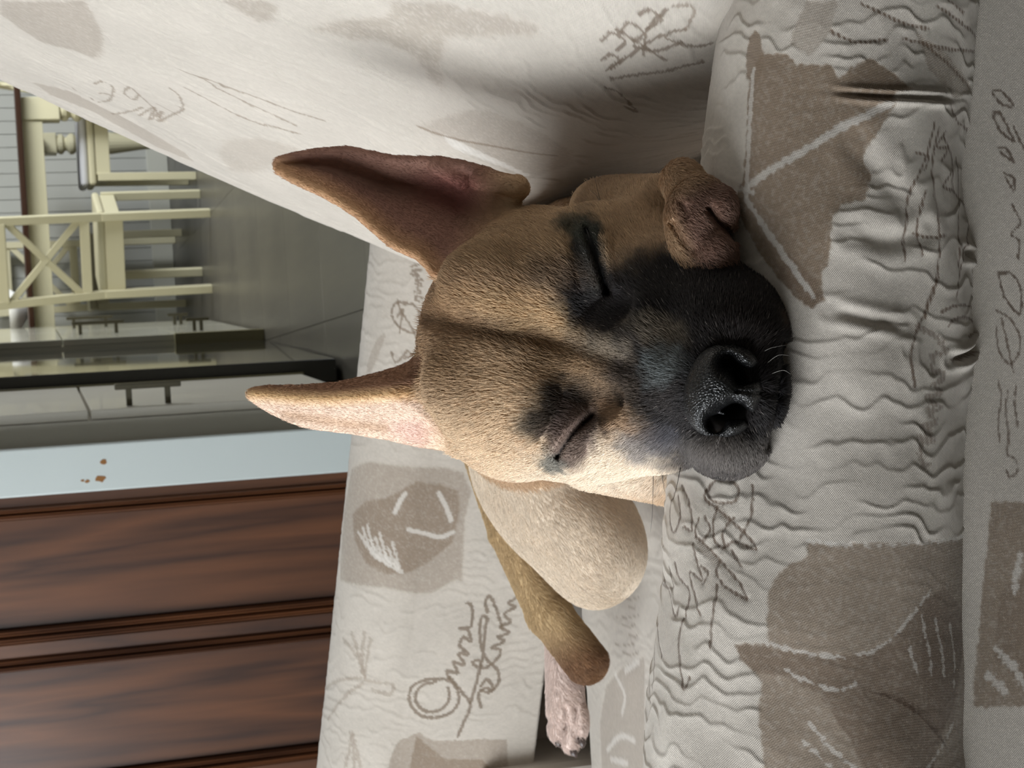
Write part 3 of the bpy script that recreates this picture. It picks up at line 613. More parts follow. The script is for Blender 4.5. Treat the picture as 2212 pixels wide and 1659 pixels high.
P = PA + (B_ * (1 - 0.17 * sstep(0.12, -0.03, H_) - 0.14 * sstep(0.15, 0.42, H_)))[..., None] * e2 + H_[..., None] * e1 + (round_ + bulge + 0.0035 * noise(B_ * 9, H_ * 8, seed=51))[..., None] * nb
K = Cloth(P, B_, H_, 59)
if K.N[200, 200] @ nb < 0: K.flip()
BK = MOTIF * 0.5 + GROUND * 0.5
K.poly([(0, 0), (185, 0), (222, 70), (222, 110), (205, 128), (170, 112), (90, 92), (40, 60), (0, 30)], BK * 0.95, 0.8, grain=0.6, jit=0.0014, soft=0.0018)
K.poly([(478, 0), (560, 0), (600, 12), (588, 45), (560, 48), (520, 26)], BK * 0.95, 0.75, grain=0.6, jit=0.0014, soft=0.0018)
K.poly([(672, 62), (740, 44), (842, 36), (842, 4), (960, 0), (1000, 20), (1090, 34), (1168, 52), (1165, 76), (1080, 78), (965, 80), (950, 120), (956, 195), (930, 170), (895, 120), (840, 92), (760, 84)], BK, 0.72, grain=1.0, jit=0.002, soft=0.0026)
K.poly([(900, 272), (962, 248), (1050, 236), (1120, 262), (1180, 292), (1230, 322), (1240, 352), (1130, 392), (1060, 345), (1000, 312)], BK, 0.6, grain=0.9, jit=0.002, soft=0.0024)
for k in range(11): K.stroke([(965 + 17 * k, 296 + 8 * k), (985 + 15 * k, 318 + 6 * k)], 0.006, PALE, 0.7)
K.stroke([(905, 274), (980, 300), (1080, 318), (1200, 336)], 0.003, MOTIF, 0.7)
K.poly([(470, 330), (500, 300), (560, 296), (640, 318), (700, 340), (640, 352), (560, 372), (500, 370)], BK, 0.5, grain=1.0, jit=0.003, soft=0.003)
K.poly([(70, 178), (150, 196), (260, 250), (400, 330), (420, 350), (340, 318), (200, 240), (110, 205)], BK, 0.8, grain=0.4)
for l in ([(1310, 150), (1360, 120), (1420, 80), (1480, 60)], [(1300, 90), (1320, 70), (1350, 90), (1330, 110)], [(1340, 70), (1360, 50), (1390, 70), (1370, 90)], [(1300, 130), (1320, 118), (1340, 132), (1318, 148)], [(1380, 30), (1400, 20), (1430, 40), (1400, 60)], [(1370, 100), (1420, 110), (1470, 90)], [(1320, 170), (1380, 160), (1450, 150), (1520, 130)], [(1310, 190), (1340, 200), (1375, 240), (1350, 230)], [(1390, 120), (1400, 60), (1440, 20)], [(1330, 60), (1390, 100), (1440, 130)], [(1440, 80), (1500, 100), (1540, 90)]):
    K.stroke(l, 0.0022, MOTIF * 0.72, 0.8, jit=0.0006)
for l in ([(205, 180), (225, 175), (245, 190), (235, 215), (210, 220)], [(215, 200), (240, 205)], [(280, 185), (270, 200), (285, 215), (300, 205), (285, 190), (330, 232), (350, 262)], [(240, 246), (280, 240), (310, 232)], [(300, 250), (335, 232), (320, 258), (350, 240), (340, 262), (375, 245), (395, 235)], [(365, 190), (390, 210), (395, 235), (380, 225)], [(340, 225), (400, 256)], [(100, 160), (160, 190), (220, 225)], [(390, 150), (500, 190), (620, 235), (700, 260)], [(420, 160), (520, 215), (640, 270)], [(400, 190), (520, 250), (650, 290)], [(1480, 60), (1500, 30), (1490, 10), (1450, 12)]):
    K.stroke(l, 0.0020, MOTIF * 0.9, 0.65, jit=0.0007)
K.waves(0.0009, 0.012, 0.03)
K.tint(); keep(K.build('backrest', chair))

# the rest of the body of the chair
m_plain = NT('plain_cream_cloth').set(Roughness=0.85); m_plain.b.inputs['Base Color'].default_value = tuple(GROUND) + (1,); m_plain = m_plain.m
q = ray(1268, 1600); zs = EYE + SEAT_Y / q[1] * q[2]
gx = spaced((-0.40, -0.36, 6), (-0.36, 0.16, 260), (0.16, 0.24, 4)); gy = spaced((0.655, 1.0, 12), (1.0, SEAT_Y + 0.006, 190))
X_, Y_ = np.meshgrid(gx, gy, indexing='ij')
edge = np.clip((X_ + 0.40) / 0.05, 0, 1)
Zt = zs + 0.008 * np.sin(np.clip((Y_ - 0.6) / (SEAT_Y - 0.6), 0, 1) * math.pi) - 0.05 * (1 - np.sqrt(np.clip(1 - (1 - edge) ** 2, 0, 1))) - 0.018 * sstep(SEAT_Y - 0.012, SEAT_Y + 0.006, Y_) ** 2
P = np.stack([X_, Y_, Zt], -1)
Z = Cloth(P, X_, Y_, 71)
if Z.N[100, 100][2] < 0: Z.flip()
Z.poly([(1300, 1659), (1296, 1560), (1310, 1480), (1345, 1440), (1392, 1420), (1392, 1690), (1300, 1690)], SOFT, 0.7, grain=0.3)
for l in ([(1312, 1620), (1340, 1590), (1370, 1600)], [(1320, 1640), (1355, 1650)], [(1330, 1460), (1350, 1500), (1345, 1540)], [(1380, 1430), (1350, 1450)]): Z.stroke(l, 0.005, PALE, 0.7, jit=0.001)
for k in range(14): Z.stroke([(1330 + (k % 3) * 14, 1150 + 20 * k), (1350 + (k % 3) * 10, 1156 + 20 * k), (1372 + (k % 2) * 8, 1150 + 20 * k)], 0.0016, MOTIF, 0.55)
Z.waves(0.0006, 0.009, 0.03); Z.tint(); sc = keep(Z.build('seat_cushion', chair))
pb = box('seat_body', -0.392, 0.30, 0.66, 1.33, 0.06, zs - 0.03, m_plain, chair, 0.012); keep(pb)
pb = box('inner_panel', -0.31, 0.34, 0.618, 0.725, 0.06, 0.43, m_plain, chair, 0.012); keep(pb)
pb = box('outer_panel', -0.36, 0.36, SEAT_Y + 0.112, SEAT_Y + 0.15, 0.06, 0.43, m_plain, chair, 0.012); keep(pb)
pb = box('front_panel', -0.36, -0.325, SEAT_Y + 0.004, SEAT_Y + 0.148, 0.06, 0.43, m_plain, chair, 0.012); keep(pb)  # unseen closing piece, added to keep window light out of the gap
bm = bmesh.new()
bo = [PA + e2 * b - nb * 0.17 + e1 * h for b, h in ((-0.02, -0.24), (0.55, -0.24), (0.66, 0.50), (-0.02, 0.50))]
bi = [PA + e2 * b - nb * 0.11 + e1 * h for b, h in ((0.04, -0.24), (0.52, -0.24), (0.62, 0.47), (0.04, 0.47))]
va = [bm.verts.new(p) for p in bo]; vb = [bm.verts.new(p) for p in bi]
bm.faces.new(va); bm.faces.new(vb[::-1])
for i in range(4): bm.faces.new((va[i], va[(i + 1) % 4], vb[(i + 1) % 4], vb[i]))
keep(done('back_frame', bm, m_plain, chair))
m_foot = wood('dark_foot_wood', (40, 26, 18), (70, 46, 30))
for fx in (-0.34, 0.27):
    for fy in (0.66, 1.31): keep(box('leg', fx - 0.025, fx + 0.025, fy - 0.025, fy + 0.025, 0.0, 0.062, m_foot, chair, 0.004))
# ------------------------------------------------------------------ the dog: one continuous skin grown from a blended field
D0 = 0.655; SC = D0 / F                        # modelling frame: x, y across the face, w towards the viewer, one unit = 0.187 mm at the brow
def dog_at(q):
    q = np.asarray(q, float); return at(q[..., 0], q[..., 1], D0 - q[..., 2] * SC)

def rot(ax, ay, aw):                           # rotation about w, then about x and y (degrees)
    ax, ay, aw = [math.radians(v) for v in (ax, ay, aw)]
    Rx = np.array([[1, 0, 0], [0, math.cos(ax), -math.sin(ax)], [0, math.sin(ax), math.cos(ax)]])
    Ry = np.array([[math.cos(ay), 0, math.sin(ay)], [0, 1, 0], [-math.sin(ay), 0, math.cos(ay)]])
    Rz = np.array([[math.cos(aw), -math.sin(aw), 0], [math.sin(aw), math.cos(aw), 0], [0, 0, 1]])
    return Rx @ Ry @ Rz
def ell(c, r, k=40, R=None, op='u'):
    R = np.eye(3) if R is None else R
    ext = np.sqrt((R ** 2) @ (np.array(r, float) ** 2))
    def f(x, y, w):
        X, Y, W_ = x - c[0], y - c[1], w - c[2]
        a = R[0, 0] * X + R[1, 0] * Y + R[2, 0] * W_; b = R[0, 1] * X + R[1, 1] * Y + R[2, 1] * W_; d = R[0, 2] * X + R[1, 2] * Y + R[2, 2] * W_
        k0 = np.sqrt((a / r[0]) ** 2 + (b / r[1]) ** 2 + (d / r[2]) ** 2) + 1e-6
        k1 = np.sqrt((a / r[0] ** 2) ** 2 + (b / r[1] ** 2) ** 2 + (d / r[2] ** 2) ** 2) + 1e-9
        return k0 * (k0 - 1) / k1
    return (op, k, np.array(c) - ext, np.array(c) + ext, f)
def cap(p, q, ra, rb, k=40, ws=1.0, op='u'):    # tapered limb; ws shrinks depth for far parts
    p, q = np.array(p, float), np.array(q, float); m = max(ra, rb)
    lo = np.minimum(p, q) - np.array([m, m, m / ws]); hi = np.maximum(p, q) + np.array([m, m, m / ws])
    S3 = np.array([1, 1, ws]); e = (q - p) * S3; L = e @ e
    def f(x, y, w):
        X, Y, W_ = x - p[0], y - p[1], (w - p[2]) * ws
        t = np.clip((X * e[0] + Y * e[1] + W_ * e[2]) / L, 0, 1)
        return np.sqrt((X - t * e[0]) ** 2 + (Y - t * e[1]) ** 2 + (W_ - t * e[2]) ** 2) - (ra + (rb - ra) * t)
    return (op, k, lo, hi, f)
def tri_d(x, y, w, a, b, c):
    P = np.stack([x, y, w], -1)
    ab, ac, ap = b - a, c - a, P - a
    n = np.cross(ab, ac); nn = n @ n
    v = np.einsum('...i,i', np.cross(ab, ap), n) / nn; u = np.einsum('...i,i', np.cross(ap, ac), n) / nn
    inside = (u >= 0) & (v >= 0) & (u + v <= 1)
    dp = np.abs(ap @ n) / math.sqrt(nn)
    def seg(s, e):
        d = e - s; t = np.clip(((P - s) @ d) / (d @ d), 0, 1); return np.linalg.norm(P - s - t[..., None] * d, axis=-1)
    return np.where(inside, dp, np.minimum(np.minimum(seg(a, b), seg(b, c)), seg(c, a)))
def sheet(rows, th, k=30):                     # cupped leaf of skin through rows of edge / middle / edge points
    rows = [curve(np.array(r, float), 3) for r in rows]; n = len(rows[0])
    cols = np.array([curve(np.array([r[j] for r in rows]), 2) for j in range(n)]).transpose(1, 0, 2)
    tris = []
    for i in range(cols.shape[0] - 1):
        for j in range(n - 1):
            a, b, c, d = cols[i, j], cols[i, j + 1], cols[i + 1, j + 1], cols[i + 1, j]
            for t in ((a, b, c), (a, c, d)):
                if np.linalg.norm(np.cross(t[1] - t[0], t[2] - t[0])) > 1: tris.append(t)
    lo, hi = cols.reshape(-1, 3).min(0) - th, cols.reshape(-1, 3).max(0) + th
    def f(x, y, w):
        x, y, w = np.broadcast_arrays(x, y, w); sh = x.shape
        x, y, w = x.ravel(), y.ravel(), w.ravel(); d = np.full(x.shape, 1e3)
        for t in tris:
            tl = np.min(t, 0) - 45; th_ = np.max(t, 0) + 45
            m = (x > tl[0]) & (x < th_[0]) & (y > tl[1]) & (y < th_[1]) & (w > tl[2]) & (w < th_[2])
            if m.any(): d[m] = np.minimum(d[m], tri_d(x[m], y[m], w[m], *t))
        return (d - th).reshape(sh)
    return ('u', k, lo, hi, f)
def groove(pl, width, depth, wmin=-150):       # furrow (depth > 0) or ridge (depth < 0) following a traced line
    p = curve(pl); m = width * 3
    lo = np.array([p[:, 0].min() - m, p[:, 1].min() - m, wmin]); hi = np.array([p[:, 0].max() + m, p[:, 1].max() + m, 700])
    return ('g', 0, lo, hi, lambda x, y, w: depth * np.exp(-(line_d(x, y, p) / width) ** 2))

RIGHT_EAR = [[(1132, 412, -170), (1045, 500, -235), (938, 588, -130)], [(1055, 372, -200), (985, 445, -300), (905, 552, -150)], [(950, 348, -230), (905, 425, -320), (848, 526, -170)], [(850, 346, -260), (820, 412, -330), (775, 462, -200)],
             [(752, 326, -290), (730, 377, -330), (700, 416, -230)], [(662, 334, -310), (655, 362, -330), (640, 388, -270)], [(604, 348, -320), (600, 356, -325), (603, 366, -315)]]
LEFT_EAR = [[(906, 780, -190), (945, 850, -115), (990, 968, -220)], [(862, 800, -210), (885, 850, -150), (905, 956, -260)], [(800, 818, -230), (803, 856, -180), (832, 940, -280)], [(720, 835, -250), (722, 862, -215), (742, 926, -290)],
            [(640, 840, -270), (642, 860, -245), (660, 915, -290)], [(580, 841, -285), (578, 854, -270), (592, 887, -295)], [(545, 847, -295), (542, 852, -290), (546, 858, -295)]]
TILT_H = rot(0, 0, 11)
PRIMS = [
    # trunk, far to near
    ell((1290, 690, -1500), (250, 270, 1100), 60), ell((1150, 760, -2100), (200, 290, 600), 80), cap((1120, 740, -300), (1230, 700, -1000), 200, 230, 80, 0.6),
    # left thigh and knee, lower hind leg, hind paw
    ell((1200, 1085, -2420), (235, 132, 440), 60, rot(0, 0, 48)), ell((1285, 1200, -2400), (82, 106, 330), 70),
    cap((1022, 970, -2760), (1092, 1150, -2760), 24, 34, 8, 0.5), cap((1092, 1150, -2760), (1185, 1325, -2800), 34, 45, 8, 0.5), cap((1185, 1325, -2800), (1266, 1430, -2820), 45, 46, 14, 0.5),
    cap((1215, 1380, -2930), (1222, 1530, -2950), 36, 40, 14, 0.5), ell((1207, 1570, -2980), (22, 34, 50), 10), ell((1232, 1588, -2960), (22, 36, 50), 10), ell((1252, 1560, -2930), (18, 40, 50), 10),
    # right shoulder, forearm and curled paw
    cap((1300, 455, -480), (1440, 440, -60), 72, 60, 40, 1.0), cap((1475, 392, 130), (1520, 480, 215), 48, 58, 30), ell((1562, 448, 245), (30, 42, 48), 14), ell((1548, 536, 255), (44, 40, 50), 14), ell((1512, 476, 226), (76, 98, 60), 20),
    # left shoulder under the jaw
    cap((1290, 960, -520), (1440, 1010, -260), 100, 78, 50, 0.7),
    # skull
    ell((1145, 742, -200), (232, 296, 260), 60, TILT_H),
    ell((1135, 622, -45), (180, 105, 105), 60, rot(0, 0, 8)), ell((1095, 862, -50), (180, 110, 105), 60, rot(0, 0, 14)),
    ell((1225, 615, 35), (75, 85, 60), 50), ell((1180, 880, 30), (75, 80, 58), 50),
    ell((1310, 560, -60), (175, 122, 165), 60), ell((1270, 925, -60), (190, 116, 165), 60),
    ell((1440, 600, 70), (130, 95, 135), 60), ell((1390, 945, 70), (120, 76, 120), 60),
    # muzzle: bridge, sides, lips, chin
    cap((1275, 752, 20), (1535, 830, 320), 82, 92, 60), ell((1450, 700, 150), (150, 105, 140), 60), ell((1440, 900, 150), (140, 95, 135), 60),
    ell((1480, 790, 90), (150, 190, 160), 60), ell((1570, 655, 200), (112, 78, 125), 60), ell((1588, 725, 275), (116, 112, 140), 60), ell((1570, 948, 270), (95, 84, 135), 36), ell((1630, 838, 325), (73, 110, 92), 26),
    # eyes under closed lids, hollows beside the bridge
    ell((1290, 668, 215), (80, 42, 70), 45, None, 's'), ell((1275, 868, 205), (80, 40, 70), 45, None, 's'),
    ell((1283, 568, 62), (58, 76, 62), 26), ell((1235, 945, 58), (60, 72, 60), 26),
    sheet(RIGHT_EAR, 11), sheet(LEFT_EAR, 10), cap((1035, 392, -185), (1118, 402, -165), 20, 24, 16), cap((945, 362, -225), (1000, 392, -225), 16, 18, 16),
    groove([(940, 692), (1080, 715), (1220, 742), (1350, 785)], 26, 16), groove([(1266, 500), (1283, 540), (1300, 590), (1312, 632)], 9, 16), groove([(1278, 898), (1256, 916), (1234, 936), (1216, 962), (1205, 985)], 9, 20),
    groove([(1236, 500), (1246, 560), (1262, 625)], 14, 7), groove([(1222, 858), (1200, 900), (1178, 950)], 13, 7),
    groove([(1256, 505), (1272, 560), (1290, 620)], 9, -5), groove([(1262, 890), (1234, 918), (1206, 955)], 9, -5), groove([(1300, 500), (1318, 560), (1330, 620)], 12, -5), groove([(1294, 920), (1262, 955), (1228, 1004)], 12, -5),
    groove([(1640, 846), (1665, 852), (1690, 856)], 7, 14), groove([(1655, 968), (1662, 940), (1668, 915), (1676, 860), (1684, 800), (1690, 740)], 7, 12), groove([(1530, 452), (1552, 478), (1586, 512)], 8, 28), groove([(1468, 438), (1478, 452), (1480, 470)], 6, 10), groove([(1452, 482), (1466, 510), (1492, 540)], 8, 14),
    ell((1566, 846, 440), (56, 76, 100), 10, None, 's'),
    groove([(1220, 1530), (1222, 1560), (1220, 1600)], 5, 10, -3200), groove([(1242, 1530), (1246, 1560), (1246, 1600)], 5, 10, -3200),
]
def smin(a, b, k): h = np.maximum(k - np.abs(a - b), 0) / k; return np.minimum(a, b) - h * h * k * 0.25
def apply(op, k, d, v):
    if op == 'u': return smin(d, v, k)
    if op == 's': return -smin(-d, v, k)
    return d + v
def field_pts(q, prims):
    x, y, w = q[:, 0], q[:, 1], q[:, 2]; d = np.full(len(q), 400.0)
    for op, k, lo, hi, f in prims:
        mg = k + 60
        m = (x > lo[0] - mg) & (x < hi[0] + mg) & (y > lo[1] - mg) & (y < hi[1] + mg) & (w > lo[2] - mg) & (w < hi[2] + mg)
        if m.any(): d[m] = apply(op, k, d[m], f(x[m], y[m], w[m]))
    return d
def grow(prims, lo, hi, step):                  # surface nets over a regular grid, then pulled onto the field
    ax = [np.arange(lo[i], hi[i] + step[i], step[i]) for i in range(3)]
    d = np.full([len(a) for a in ax], 400.0, np.float32)
    for op, k, l, h, f in prims:
        mg = k + 30
        sl = [slice(max(0, int((l[i] - mg - lo[i]) // step[i])), max(1, min(len(ax[i]), int((h[i] + mg - lo[i]) // step[i]) + 2))) for i in range(3)]
        g = [ax[0][sl[0]][:, None, None], ax[1][sl[1]][None, :, None], ax[2][sl[2]][None, None, :]]
        d[tuple(sl)] = apply(op, k, d[tuple(sl)], f(*np.broadcast_arrays(*g)).astype(np.float32))
    s = d < 0; n = np.array(d.shape)
    c = np.zeros(n - 1, np.int8)
    for i in (0, 1):
        for j in (0, 1):
            for k in (0, 1): c += s[i:n[0] - 1 + i, j:n[1] - 1 + j, k:n[2] - 1 + k]
    cell = np.argwhere((c > 0) & (c < 8)); idx = np.full(n - 1, -1, np.int32); idx[tuple(cell.T)] = np.arange(len(cell))
    acc = np.zeros((len(cell), 3)); cnt = np.zeros(len(cell))
    cor = [(i, j, k) for i in (0, 1) for j in (0, 1) for k in (0, 1)]
    for a in cor:
        for b in cor:
            if sum(b) - sum(a) == 1 and all(y >= x for x, y in zip(a, b)):
                da = d[tuple((cell + a).T)]; db = d[tuple((cell + b).T)]; m = (da < 0) != (db < 0)
                t = np.where(m, da / np.where(m, da - db, 1), 0)
                acc[m] += (np.array(a) + t[:, None] * (np.array(b) - np.array(a)))[m]; cnt[m] += 1
    v = (cell + acc / cnt[:, None]) * np.array(step) + np.array(lo)
    faces = []
    for axis in range(3):
        o1_, o2_ = [(1, 2), (2, 0), (0, 1)][axis]
        e = [0, 0, 0]; e[axis] = 1
        a = s[:n[0] - e[0], :n[1] - e[1], :n[2] - e[2]]; b = s[e[0]:, e[1]:, e[2]:]
        for flip, m in ((0, a & ~b), (1, ~a & b)):
            p = np.argwhere(m); p = p[(p[:, o1_] > 0) & (p[:, o2_] > 0) & (p[:, o1_] < n[o1_] - 1) & (p[:, o2_] < n[o2_] - 1)]
            q = []
            for u_, v_ in ((0, 0), (1, 0), (1, 1), (0, 1)):
                r = p.copy(); r[:, o1_] -= 1 - u_; r[:, o2_] -= 1 - v_; q.append(idx[tuple(r.T)])
            q = np.stack(q, 1); faces.append(q[:, ::-1] if flip else q)
    fc = np.concatenate(faces)
    for _ in range(2):
        f0 = field_pts(v, prims); gr = np.stack([(field_pts(v + np.eye(3)[i] * 2.0, prims) - f0) / 2.0 for i in range(3)], 1)
        st_ = f0[:, None] * gr / np.maximum((gr ** 2).sum(1, keepdims=True), 0.25)
        v = v - np.clip(st_, -6, 6)
    return v, fc

def mottle(x, y, w, s): return noise(x / s, y / s, w / s, seed=77)
def blob(x, y, cx, cy, rx, ry, ang=0.0, soft=0.5):
    a = math.radians(ang); X, Y = x - cx, y - cy
    u, v = (X * math.cos(a) + Y * math.sin(a)) / rx, (-X * math.sin(a) + Y * math.cos(a)) / ry
    return 1 - sstep(1 - soft, 1 + soft, np.hypot(u, v))
def coat(q):                                    # coat colours (fawn, black mask, lighter left side), with sheen and crease shade painted in
    x, y, w = q[:, 0], q[:, 1], q[:, 2]
    jx = x + 14 * mottle(x, y, w, 30) + 7 * mottle(x, y, w, 11); jy = y + 14 * mottle(y, x, w, 30) + 7 * mottle(y, x, w, 11)
    c = np.broadcast_to(lin((193, 163, 132)), q.shape).copy()
    def put(a, col, al=1.0):
        nonlocal c
        c = c + (lin(col) - c) * (a * al)[:, None]
    head = w > -700
    B = lambda *a, **k: blob(jx, jy, *a, **k) * head
    put(B(1090, 960, 240, 110, 6, soft=0.6), (226, 202, 175)); put(B(1330, 1010, 200, 60, -4, soft=0.5), (228, 210, 188)); put(B(1060, 880, 150, 120, soft=0.8), (208, 178, 140), 0.6)
    put(B(1170, 690, 170, 48, 14, soft=0.6), (216, 184, 142), 0.8); put(B(1150, 500, 230, 100, soft=0.6), (176, 146, 110), 0.6)
    put(np.exp(-(line_d(jx, jy, curve([(925, 690), (1080, 716), (1230, 745), (1360, 790)])) / 26) ** 2) * head, (122, 94, 68), 0.75)  # brown streak, paints the shade of the forehead furrow
    put(B(1230, 790, 110, 50, 14, soft=0.6), (138, 110, 80), 0.6); put(B(960, 730, 80, 160, soft=0.6), (158, 124, 90), 0.5)
    # mask
    K_ = (42, 38, 38)
    put(B(1560, 810, 185, 215, soft=0.22), K_); put(B(1420, 690, 150, 120, 20, soft=0.35), K_); put(B(1540, 625, 190, 75, 10, soft=0.3), K_); put(B(1590, 965, 150, 92, -6, soft=0.3), K_)
    put(B(1290, 640, 70, 70, soft=0.45), K_); put(B(1330, 700, 90, 70, 30, soft=0.5), K_, 0.9); put(B(1276, 548, 34, 88, -8, soft=0.35), (46, 44, 40)); put(B(1250, 495, 40, 24, 20, soft=0.5), (60, 62, 52), 0.9)
    put(B(1205, 590, 60, 40, soft=0.7), (84, 66, 52), 0.7)
    put(B(1225, 868, 62, 46, -30, soft=0.5), (50, 44, 42), 0.95); put(B(1180, 912, 46, 34, 0, soft=0.5), (62, 54, 48), 0.85); put(B(1240, 945, 52, 66, 40, soft=0.4), (112, 92, 86), 0.85); put(B(1290, 900, 40, 60, 40, soft=0.5), (84, 68, 60), 0.9); put(B(1195, 1000, 34, 22, 20, soft=0.5), (88, 92, 88), 0.8)
    put(B(1385, 835, 80, 60, 20, soft=0.5), (58, 52, 50), 0.85); put(B(1330, 890, 46, 30, 30, soft=0.5), (186, 152, 120), 0.7); put(B(1400, 950, 60, 40, soft=0.5), (96, 96, 104), 0.7)
    put(B(1425, 722, 62, 34, 10, soft=0.6), (120, 108, 92), 0.65); put(B(1438, 790, 44, 36, soft=0.6), (132, 138, 138), 0.7); put(B(1300, 752, 60, 30, 14, soft=0.6), (176, 160, 140), 0.5)  # paler patches paint the sheen on top of the muzzle
    put(B(1575, 972, 95, 44, soft=0.5), (112, 105, 100), 0.75); put(B(1690, 850, 26, 120, soft=0.5), (24, 22, 24), 0.9); put(B(1600, 720, 70, 60, soft=0.6), (62, 56, 54), 0.7)
    put(np.exp(-(line_d(x, y, curve([(1266, 500), (1283, 540), (1300, 590), (1312, 632)])) / 9) ** 2) * head, (16, 15, 16)); put(np.exp(-(line_d(x, y, curve([(1278, 898), (1250, 925), (1222, 958), (1205, 985)])) / 5) ** 2) * head, (16, 14, 15))
    # ears
    er = (x < 1140) & (y < 600) & (w < -90) & head; el = (x < 1000) & (w < -130) & (y > 770) & head
    rim = np.clip(1 - line_d(x, y, np.array([r[2][:2] for r in RIGHT_EAR])) / 45, 0, 1)
    ce = lin((146, 110, 96)) + (lin((190, 150, 112)) - lin((146, 110, 96))) * rim[:, None]
    pk = blob(x, y, 1010, 420, 110, 40, 10, 0.6)[:, None]; ce = ce + (lin((140, 84, 78)) - ce) * pk * 0.7
    m = (er * sstep(1130, 1000, x + 0.35 * (y - 400)))[:, None]; c = c + (ce - c) * m
    mid = np.array([(a[1][0], a[1][1]) for a in LEFT_EAR]); low = y > np.interp(x, mid[::-1, 0], mid[::-1, 1])
    ce = np.where(low[:, None], lin((214, 188, 168)), lin((150, 114, 90)))  # darker above the ridge: painted shade on the side turned from the window
    ce = ce + (lin((214, 176, 128)) - ce) * np.clip(1 - line_d(x, y, mid) / 22, 0, 1)[:, None]; ce = ce + (lin((206, 164, 152)) - ce) * blob(x, y, 930, 940, 80, 28, 12, 0.6)[:, None] * 0.7; ce = ce + (lin((176, 142, 112)) - ce) * np.exp(-(line_d(x, y, np.array([(620, 896), (720, 912), (830, 925)])) / 12) ** 2)[:, None] * 0.6  # painted light along the ridge, pink base, painted shade in the fold
    m = (el * sstep(985, 890, x))[:, None]; c = c + (ce - c) * m
    # legs and body
    near = lambda g: np.min([PRIMS[i][4](x, y, w) for i in g], 0)
    paw_, rest_ = near(range(13, 17)), near((23, 25, 28, 31, 32))
    m = head & (paw_ < rest_ - 2) & (paw_ < 10) & (y < 640) & (x > 1390); c[m] = lin((176, 146, 116))
    tip = m[:, None] * (sstep(1425, 1480, x - 0.35 * (y - 440)) * sstep(380, 430, y + 0.5 * (x - 1500)))[:, None]; c = c + (lin((142, 112, 98)) - c) * tip
    far = ~head
    dst = [near(g) for g in ((3, 4), (5, 6, 7), (8, 9, 10, 11))]; trunk = near((0, 1, 2))
    c[far & (y > 950) & (dst[0] < dst[1]) & (dst[0] < dst[2]) & (dst[0] < trunk + 5)] = lin((212, 196, 176))
    tb_ = far & (y > 950) & (dst[1] < dst[0]) & (dst[1] <= dst[2]) & (dst[1] < trunk) & (dst[1] < 30); c[tb_] = lin((178, 152, 114))
    c = c + (lin((116, 84, 58)) - c) * (sstep(1330, 1450, y + 0.3 * (x - 1200)) * tb_)[:, None]
    c[far & (y > 950) & (dst[2] < dst[0]) & (dst[2] < dst[1]) & (dst[2] < trunk) & (dst[2] < 30)] = lin((206, 186, 176))
    c = c * (1 + np.where(head, 0.10, 0.03) * mottle(x, y, w, 9) + 0.05 * mottle(x, y, w, 45))[:, None]
    return np.clip(c, 0.004, 1)

V, FC = grow(PRIMS, (520, 290, -3150), (1740, 1660, 500), (6.5, 6.5, 11))
me = mesh_pf('dog', dog_at(V), FC)
bm = bmesh.new(); bm.from_mesh(me); bmesh.ops.recalc_face_normals(bm, faces=bm.faces); bm.to_mesh(me); bm.free()
hc_ = coat(V)
at_ = me.attributes.new('coat', 'FLOAT_COLOR', 'POINT'); at_.data.foreach_set('color', np.concatenate([hc_, np.ones((len(V), 1))], 1).astype(np.float32).ravel())
def coat_mat(name, rough, spec, gain=1.0, strands=False):
    t = NT(name); t.set(Roughness=rough); t.b.inputs['Specular IOR Level'].default_value = spec
    a = t.n('ShaderNodeAttribute', attribute_name='coat'); t.l(a.outputs['Color'], t.b.inputs['Base Color']); return t.m
m_skin = coat_mat('dog_skin', 0.75, 0.2); m_fur = coat_mat('dog_fur', 0.55, 0.25)
dog = link('dog', me, m_skin, None, True)
tag(dog, 'fawn dog with a black muzzle and upright ears asleep on the arm of the chair', 'dog')

# nose: wet black leather with two open nostrils
NP = [ell((1552, 845, 378), (76, 98, 92), 20, TILT_H), ell((1562, 893, 394), (66, 52, 80), 24), ell((1576, 796, 394), (66, 54, 80), 24), ell((1612, 846, 396), (36, 42, 66), 22),
      groove([(1572, 788), (1588, 798), (1602, 812)], 21, 60), groove([(1602, 812), (1622, 812), (1640, 800)], 9, 34), groove([(1548, 906), (1562, 894), (1582, 888)], 23, 62), groove([(1582, 888), (1606, 894), (1622, 906)], 9, 34), groove([(1590, 846), (1620, 848), (1655, 851)], 4, 6)]
nv, nf = grow(NP, (1440, 720, 250), (1670, 970, 500), (3.5, 3.5, 3.5))
nm = mesh_pf('nose', dog_at(nv), nf); bm = bmesh.new(); bm.from_mesh(nm); bmesh.ops.recalc_face_normals(bm, faces=bm.faces); bm.to_mesh(nm); bm.free()
t = NT('nose_leather'); t.set(Roughness=0.34); t.b.inputs['Base Color'].default_value = rgba((14, 14, 15)); t.b.inputs['Specular IOR Level'].default_value = 0.5; t.b.inputs['Coat Weight'].default_value = 0.1; t.b.inputs['Coat Roughness'].default_value = 0.15
co = t.n('ShaderNodeTexCoord'); vo = t.n('ShaderNodeTexVoronoi', feature='DISTANCE_TO_EDGE', i_Scale=950.0); t.l(co.outputs['Object'], vo.inputs['Vector'])
mr = t.n('ShaderNodeMapRange'); mr.inputs['From Max'].default_value = 0.25; t.l(vo.outputs['Distance'], mr.inputs[0])
bp = t.n('ShaderNodeBump', i_Strength=0.55, i_Distance=0.0005); t.l(mr.outputs[0], bp.inputs['Height']); t.l(bp.outputs[0], t.b.inputs['Normal'])
link('nose', nm, t.m, dog, True)

